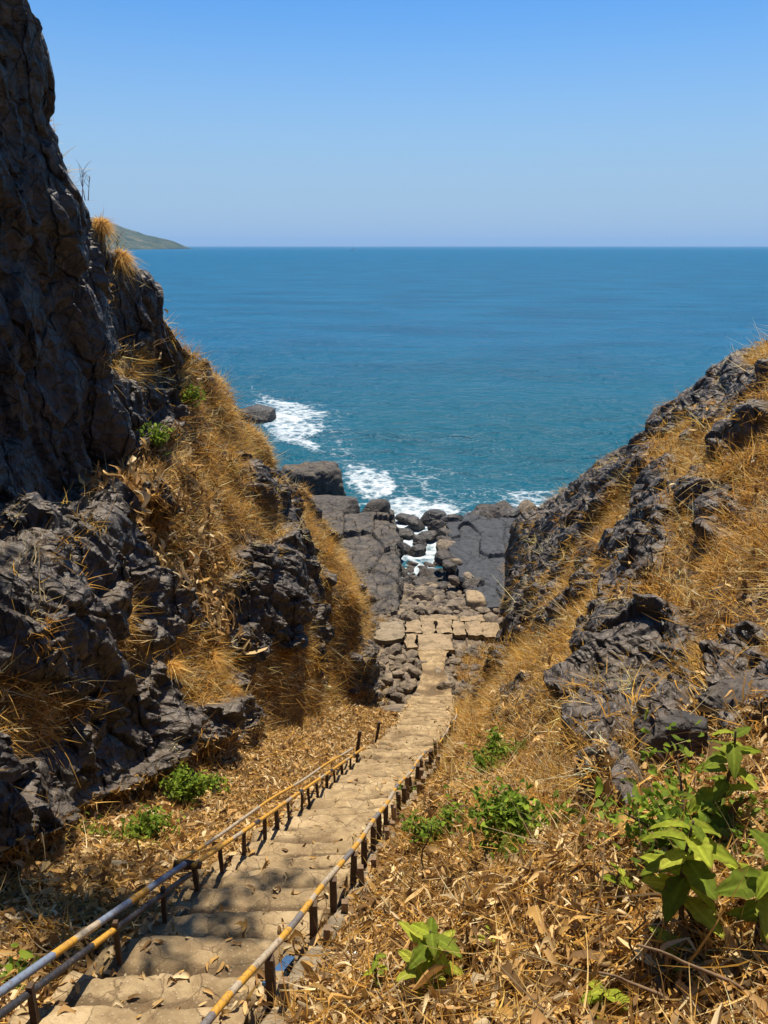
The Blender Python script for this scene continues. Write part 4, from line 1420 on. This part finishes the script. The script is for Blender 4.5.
leafy_plant(on(GR, 428, 985), .6, 16, .29, 'broad leaved green plant alone in the litter beside the right handrail', (0, 0), seed=1)
leafy_plant(on(GR, 682, 935), .85, 19, .29, 'largest broad leaved plant with yellow green top leaves on the right bank', (-.05, 0), seed=2)
leafy_plant(on(GR, 758, 945), .75, 16, .27, 'dark leaved plant at the right edge of the picture', (0, 0), seed=3)
leafy_plant(on(GR, 715, 838), .95, 18, .26, 'tall pale green plant standing highest on the right bank', (0, 0), seed=4)
leafy_plant(on(GR, 600, 1008), .22, 8, .22, 'small low plant with dark leaves at the bottom edge of the right bank', (0, 0), seed=5)
leafy_plant(on(GR, 700, 972), .16, 5, .30, 'single low sprout with two broad leaves under the largest plant', (0, 0), seed=6, name='seedling')
leafy_plant(on(GR, 375, 990), .45, 9, .14, 'thin weedy plant with small leaves against the right kerb', (0, 0), seed=7, name='weed')
leafy_plant(on(GR, 615, 905), .4, 8, .15, 'spindly weed with a dark stem in the middle of the right bank', (0, 0), seed=8, name='weed')
leafy_plant(on(GR, 485, 955), .3, 7, .13, 'small weed between the handrail plant and the bank centre', (0, 0), seed=9, name='weed')
shrub(on(GR, 495, 770), .48, .55, 800, .085, 'bright green bush nearest the bluff on the right of the steps', 21)
shrub(on(GR, 525, 845), .66, .45, 1300, .08, 'wide low green bush at the foot of the right slope', 22)
shrub(on(GR, 430, 845), .40, .6, 520, .085, 'slender green bush beside the row of posts', 23)
shrub(on(GR, 405, 800), .25, .4, 130, .12, 'small green bush touching the right handrail end', 24)
shrub(on(GR, 440, 752), .3, .35, 120, .12, 'small green tuft beside the lower posts of the steps', 25)
shrub(on(GR, 690, 850), .7, .5, 800, .085, 'small leaved dark green bush behind the tall pale plant', 26)
shrub(on(GL, 185, 800), .5, .8, 700, .10, 'bright green bush at the foot of the left cliff', 27)
shrub(on(GL, 130, 842), .75, .3, 700, .10, 'low sprawling green bush in the dry leaves left of the handrail', 28)
shrub(on(GL, 205, 790), .5, .35, 160, .13, 'thin low bush right of the bright bush under the left cliff', 29)
shrub(on(GL, 160, 448), .5, .5, 130, .16, 'small green plant growing from the left cliff foot', 30)
shrub(on(GL, 192, 400), .6, .4, 120, .16, 'small green plant on the upper edge of the left grass slope', 31)
shrub(on(GL, 15, 985), .4, .25, 70, .12, 'dark weed in the shaded leaves at the left picture edge', 32)

# dark stalks in the litter
def stalk(G, px, py, dx, dz, label, r=.012, name='dry_stalk', n=8, pale=False):
    b = on(G, px, py)
    pts = [b + np.array((dx * t, .05 * math.sin(t * 4), dz * t - .05)) + np.array((.03 * math.sin(t * 9), 0, 0)) for t in np.linspace(0, 1, n)]
    V, Q, T = tube_arrays(pts, np.linspace(r, r * .5, n), 6)
    return tag(put(name, np_mesh(name, V, Q, T), M['post_pale'] if pale else M['bark']), label, 'stalk')


stalk(GR, 418, 885, .1, .9, 'dark upright stalk standing beside the row of posts')
stalk(GR, 635, 980, -.02, .55, 'dark upright stalk in the lower middle of the right bank', .009)
stalk(GR, 685, 1010, -.5, .35, 'long pale dry stem lying across the lower right litter', .012, 'fallen_stem', 8, True)
stalk(GR, 765, 1000, -.7, .45, 'pale fallen stem leaning from the right edge of the bank', .012, 'fallen_stem', 8, True)
stalk(GR, 540, 1018, .35, .25, 'broad pale dry stem at the bottom edge of the right bank', .016, 'fallen_stem', 8, True)
b_ = on(GR, 350, 962)
o = put('paper_scrap', np_mesh('paper_scrap', *(lambda: (lambda V: (V.reshape(-1, 3), grid_quads(6, 6)))(np.stack(np.meshgrid(np.linspace(-.06, .06, 6), np.linspace(-.05, .05, 6), [0.], indexing='ij'), -1)[:, :, 0, :] + np.array([[[0, 0, .03 * math.sin(i * 2.1 + j * 1.3)] for j in range(6)] for i in range(6)])))()), M['white'], None, tuple(b_ + np.array((0, 0, .06))))
tag(o, 'crumpled white paper scrap lying in the dry leaves right of the handrail', 'litter')

# dry seed stalks on the skyline of the left cliff
for k, (px_, py_, hh) in enumerate([(86, 192, .45), (113, 245, .35)]):
    b_ = on(GL, px_, py_ + 4)
    parts = []
    for q in range(3):
        a = random.uniform(-.35, .35)
        pts = [b_ + np.array((a * t * hh + .05 * q, .1 * t * q, hh * t * random.uniform(.9, 1) - .05)) for t in np.linspace(0, 1, 7)]
        parts.append(tube_arrays(pts, np.linspace(.008, .003, 7), 5))
        for w in range(5):
            i = random.randint(3, 6)
            e = pts[i] + np.array((random.uniform(-.16, .16), random.uniform(-.1, .1), random.uniform(.08, .2)))
            parts.append(tube_arrays([pts[i], (pts[i] + e) / 2 + np.array((0, 0, .02)), e], [.004, .003, .002], 4))
    V, Q, T = join(parts)
    tag(put('seed_stalk', np_mesh('seed_stalk', V, Q, T), M['post_pale']), ['upper dry seed stalk against the sky on the cliff shoulder', 'lower dry seed stalk above the golden grass on the cliff'][k], 'stalk')

# two big grass tufts under the hanging creeper
def tuft(base, r, n, label, seed):
    rs = np.random.default_rng(seed)
    D = unit(rs.normal(size=(n, 3)) * .75 + np.array((.3, -.3, .6)))
    R = base + D * .04
    L = r * rs.uniform(.6, 1.2, n)
    bend = np.array((0, 0, -.75)) + rs.normal(size=(n, 3)) * .25
    V, Q, C = blades(R, D, L, .010 + .01 * rs.random(n), bend, pick(STRAW[[0, 1, 3]], n, rs, .15), rs, 5)
    me = np_mesh('grass_tuft', V, Q, None, True); cattr(me, 'Col', C)
    return tag(put('grass_tuft', me, M['grass']), label, 'grass tuft')


for k, (px_, py_, r_) in enumerate([(172, 668, .42), (212, 658, .42), (230, 690, .36), (108, 222, .3), (122, 255, .36)]):
    tuft(on(GL, px_, py_), r_, 650, ['left golden grass tuft of the pair below the hanging creeper', 'right golden grass tuft of the pair below the hanging creeper', 'smaller golden tuft just below the pair under the creeper', 'upper golden tuft on the cliff shoulder against the sky', 'lower golden tuft on the cliff shoulder beside the far headland'][k], 50 + k)

# separate rocks lying on the right slope
for k, (px_, py_, s, fl, lab) in enumerate([
    (676, 724, .30, (1.25, .8, .75), 'flat topped dark grey rock jutting from the lower right slope'),
    (735, 690, .3, (1.2, .8, .7), 'grey rock behind the flat topped rock on the right slope'),
    (596, 830, .27, (1.2, .8, .6), 'small dark rock at the bottom end of the rock rib')]):
    b_ = on(GR, px_, py_) - np.array((0, 0, s * .45))
    o = put('rock', rock_mesh('rock', 400 + k, 5, fl, .95, .4, M['dark_boulder']))
    o.location = tuple(b_); o.scale = (s, s, s); o.rotation_euler = (random.uniform(-.3, .3), random.uniform(-.4, .1), random.uniform(-.6, .6))
    tag(o, lab, 'rock')

# ------------------------------------------------------------------ tree above the left cliff that shades the steps (top of the cliff)
def tree(base, label):
    rs = np.random.default_rng(77)
    root = empty('cliff_tree', tuple(base))
    tag(root, label, 'tree')
    parts = []
    trunk = [np.array((4.9 * t * t + .1 * math.sin(t * 5), .2 * t, 4.2 * t - .6)) for t in np.linspace(0, 1, 10)]
    parts.append(tube_arrays(trunk, np.linspace(.2, .08, 10), 9))
    tips = []
    for k in range(24):
        i = rs.integers(6, 10)
        s = trunk[i]
        e = s + np.array((rs.normal() * 1.25 + .6, rs.normal() * 1.2, rs.uniform(.0, 1.2)))
        pts = [s + (e - s) * t + np.array((0, 0, .2 * math.sin(t * 3.1))) for t in np.linspace(0, 1, 6)]
        parts.append(tube_arrays(pts, np.linspace(.05, .012, 6), 6))
        tips += pts[2:]
    V, Q, T = join(parts)
    put('trunk', np_mesh('trunk', V, Q, T), M['bark'], root)
    n = 5200
    P = np.array(tips)[rs.integers(0, len(tips), n)] + rs.normal(size=(n, 3)) * .3
    N = unit(rs.normal(size=(n, 3)) * .7 + np.array((0, 0, 1)))
    L = .16 * rs.uniform(.6, 1.3, n)
    V, Q, C = leaves(P, N, L, L * .25, rs.normal(size=(n, 3)), pick(GREEN, n, rs), rs, .5)
    me = np_mesh('crown', V, Q, None, True); cattr(me, 'Col', C)
    put('crown', me, M['leaf'], root)


TREE_BASE = np.array((-6.3, 11.3, 4.7))
tree(TREE_BASE, 'leafy tree on top of the left cliff shading the steps')

# ------------------------------------------------------------------ headland, boat
def headland():
    D = 5200.0
    prof = [(-10, 160), (20, 175), (60, 210), (90, 219), (108, 225), (120, 229.5), (135, 234.5), (148, 237.5), (160, 240.5), (168, 244.5), (174, 248.6)]
    nx, nd = 150, 40
    xs = np.linspace(-10, 174, nx)
    P = np.zeros((nx, nd, 3))
    for i, px_ in enumerate(xs):
        py_ = np.interp(px_, [q[0] for q in prof], [q[1] for q in prof])
        c = at(px_, py_, D)
        hgt = max(c[2] - SEA, 1)
        for j in range(nd):
            t = j / (nd - 1)
            s = math.sin(min(1, t * 1.15) * math.pi / 2) ** .8 if t < .6 else math.cos((t - .6) / .4 * math.pi / 2)
            if t < .6: s = math.sin(t / .6 * math.pi / 2) ** .75
            P[i, j] = (c[0], D - 700 + t * 1400, SEA - 2 + (hgt + 2) * s)
    f = P.reshape(-1, 3)
    rise = (f[:, 2] - SEA)
    f[:, 2] += np.clip(rise / 60, 0, 1) * (14 * fbm(f / 160, 4, 66))
    f[:, 1] += 60 * fbm(f / 200 + 4, 3, 67)
    t = NT('scrub covered headland')
    vec = t.pos()
    c = t.ramp(t.noise(vec, .012, 6, .7), [(.38, (.016, .030, .012)), (.52, (.045, .062, .024)), (.68, (.16, .13, .08))])
    m = t.finish(t.principled(c, .95, t.bump(t.noise(vec, .03, 5, .7), 1.0, 8.0), .1))
    o = put('headland', np_mesh('headland', f, grid_quads(nx, nd), None, False), m)
    tag(o, 'hazy green headland on the left horizon', 'headland', None, 'structure')


headland()


def boat():
    loc = at_z(353, 250.4, SEA)
    root = empty('boat', loc)
    tag(root, 'tiny white fishing boat near the horizon', 'boat')
    s = 13.0
    V, C = [], []
    st = np.linspace(-1, 1, 9)
    P = np.zeros((9, 7, 3))
    for i, x in enumerate(st):
        w = .2 * (1 - max(0, x) ** 2.2) + .01
        for k in range(7):
            a = math.pi * k / 6
            P[i, k] = (x * s, math.cos(a) * w * s, (-math.sin(a) * .12 + .16 + .08 * max(0, x) ** 2) * s)
    V = P.reshape(-1, 3)
    Q = grid_quads(9, 7)
    deck = np.array([(i * 7, (i + 1) * 7, (i + 1) * 7 + 6, i * 7 + 6) for i in range(8)])
    end = np.array([(0, 1, 5, 6), (1, 2, 4, 5)])
    put('hull', np_mesh('hull', V, np.concatenate([Q, deck, end]), None, False), M['white'], root)
    b = np.array([(x * s, y * s, z * s) for z in (.165, .42) for (x, y) in ((-.55, -.13), (.05, -.13), (.05, .13), (-.55, .13))])
    b[4:, 0] = b[4:, 0] * .85
    put('cabin', np_mesh('cabin', b, np.array([(4, 5, 6, 7), (0, 1, 5, 4), (1, 2, 6, 5), (2, 3, 7, 6), (3, 0, 4, 7)]), None, False), M['white'], root)
    V, Q, T = tube_arrays([(0, 0, .16 * s), (0, 0, .8 * s)], .012 * s, 6)
    put('mast', np_mesh('mast', V, Q, T), M['bark'], root)


boat()

# ------------------------------------------------------------------ light, sky, camera
SUN = Vector((.08, .36, .93)).normalized()
elev = math.asin(SUN.z)
azim = math.atan2(SUN.x, SUN.y)
sd = bpy.data.lights.new('sun', 'SUN')
sd.energy = 5.0
sd.angle = math.radians(.5)
sd.color = (1.0, .91, .76)
so = bpy.data.objects.new('sun', sd)
COL.objects.link(so)
so.rotation_euler = (-SUN).to_track_quat('-Z', 'Y').to_euler()

world = bpy.data.worlds.new('World')
scene.world = world
world.use_nodes = True
nt = world.node_tree
nt.nodes.clear()
sky = nt.nodes.new('ShaderNodeTexSky')
sky.sky_type = 'NISHITA'
sky.sun_disc = False
sky.sun_elevation = elev
sky.sun_rotation = azim
sky.altitude = 0
sky.air_density = 1.0
sky.dust_density = 0.0
sky.ozone_density = 4.0
bg = nt.nodes.new('ShaderNodeBackground')
bg.inputs['Strength'].default_value = 0.076
wo = nt.nodes.new('ShaderNodeOutputWorld')
tint = nt.nodes.new('ShaderNodeMixRGB')
tint.blend_type = 'MULTIPLY'
tint.inputs['Fac'].default_value = 1.0
tint.inputs['Color2'].default_value = (0.37, 0.79, 1.12, 1)
nt.links.new(sky.outputs[0], tint.inputs['Color1'])
tc = nt.nodes.new('ShaderNodeTexCoord')
sx = nt.nodes.new('ShaderNodeSeparateXYZ')
nt.links.new(tc.outputs['Generated'], sx.inputs[0])
hr = nt.nodes.new('ShaderNodeValToRGB')
hr.color_ramp.elements[0].position = 0.0
hr.color_ramp.elements[0].color = (1, 1, 1, 1)
hr.color_ramp.elements[1].position = 0.31
hr.color_ramp.elements[1].color = (0, 0, 0, 1)
hr.color_ramp.interpolation = 'EASE'
nt.links.new(sx.outputs['Z'], hr.inputs['Fac'])
hz = nt.nodes.new('ShaderNodeMixRGB')
hz.inputs['Color2'].default_value = (3.2, 4.55, 6.1, 1)
nt.links.new(hr.outputs[0], hz.inputs['Fac'])
nt.links.new(tint.outputs[0], hz.inputs['Color1'])
nt.links.new(hz.outputs[0], bg.inputs[0])
nt.links.new(bg.outputs[0], wo.inputs[0])

def haze():
    x0, x1, y0, y1, z0, z1 = -47000, 47000, -60, 47000, SEA - 3, 330
    V = np.array([(x, y, z) for z in (z0, z1) for (x, y) in ((x0, y0), (x1, y0), (x1, y1), (x0, y1))], float)
    Q = np.array([(0, 3, 2, 1), (4, 5, 6, 7), (0, 1, 5, 4), (1, 2, 6, 5), (2, 3, 7, 6), (3, 0, 4, 7)])
    t = NT('sea haze')
    v = t.n('VolumePrincipled')
    v.inputs['Color'].default_value = (0.40, 0.66, 1.0, 1)
    v.inputs['Density'].default_value = 0.00005
    v.inputs['Anisotropy'].default_value = 0.0
    t.l(v.outputs[0], t.out.inputs['Volume'])
    o = put('haze', np_mesh('haze', V, Q, None, False), t.m)
    tag(o, 'thin bluish sea haze', 'haze', None, 'stuff')


haze()

cd = bpy.data.cameras.new('camera')
cam = bpy.data.objects.new('camera', cd)
COL.objects.link(cam)
cam.location = (0, 0, 0)
cam.rotation_euler = (math.radians(90) - PITCH, 0, 0)
cd.sensor_fit = 'VERTICAL'
cd.angle = 2 * math.atan(512 / F)
cd.clip_start = .05
cd.clip_end = 100000
scene.camera = cam

scene.render.engine = 'CYCLES'
scene.cycles.use_denoising = True
scene.cycles.max_bounces = 6
scene.cycles.transparent_max_bounces = 6
scene.cycles.volume_bounces = 0
scene.view_settings.view_transform = 'Standard'
scene.view_settings.look = 'None'
scene.view_settings.exposure = 0.68
scene.view_settings.gamma = 1.0
scene.view_settings.use_curve_mapping = False
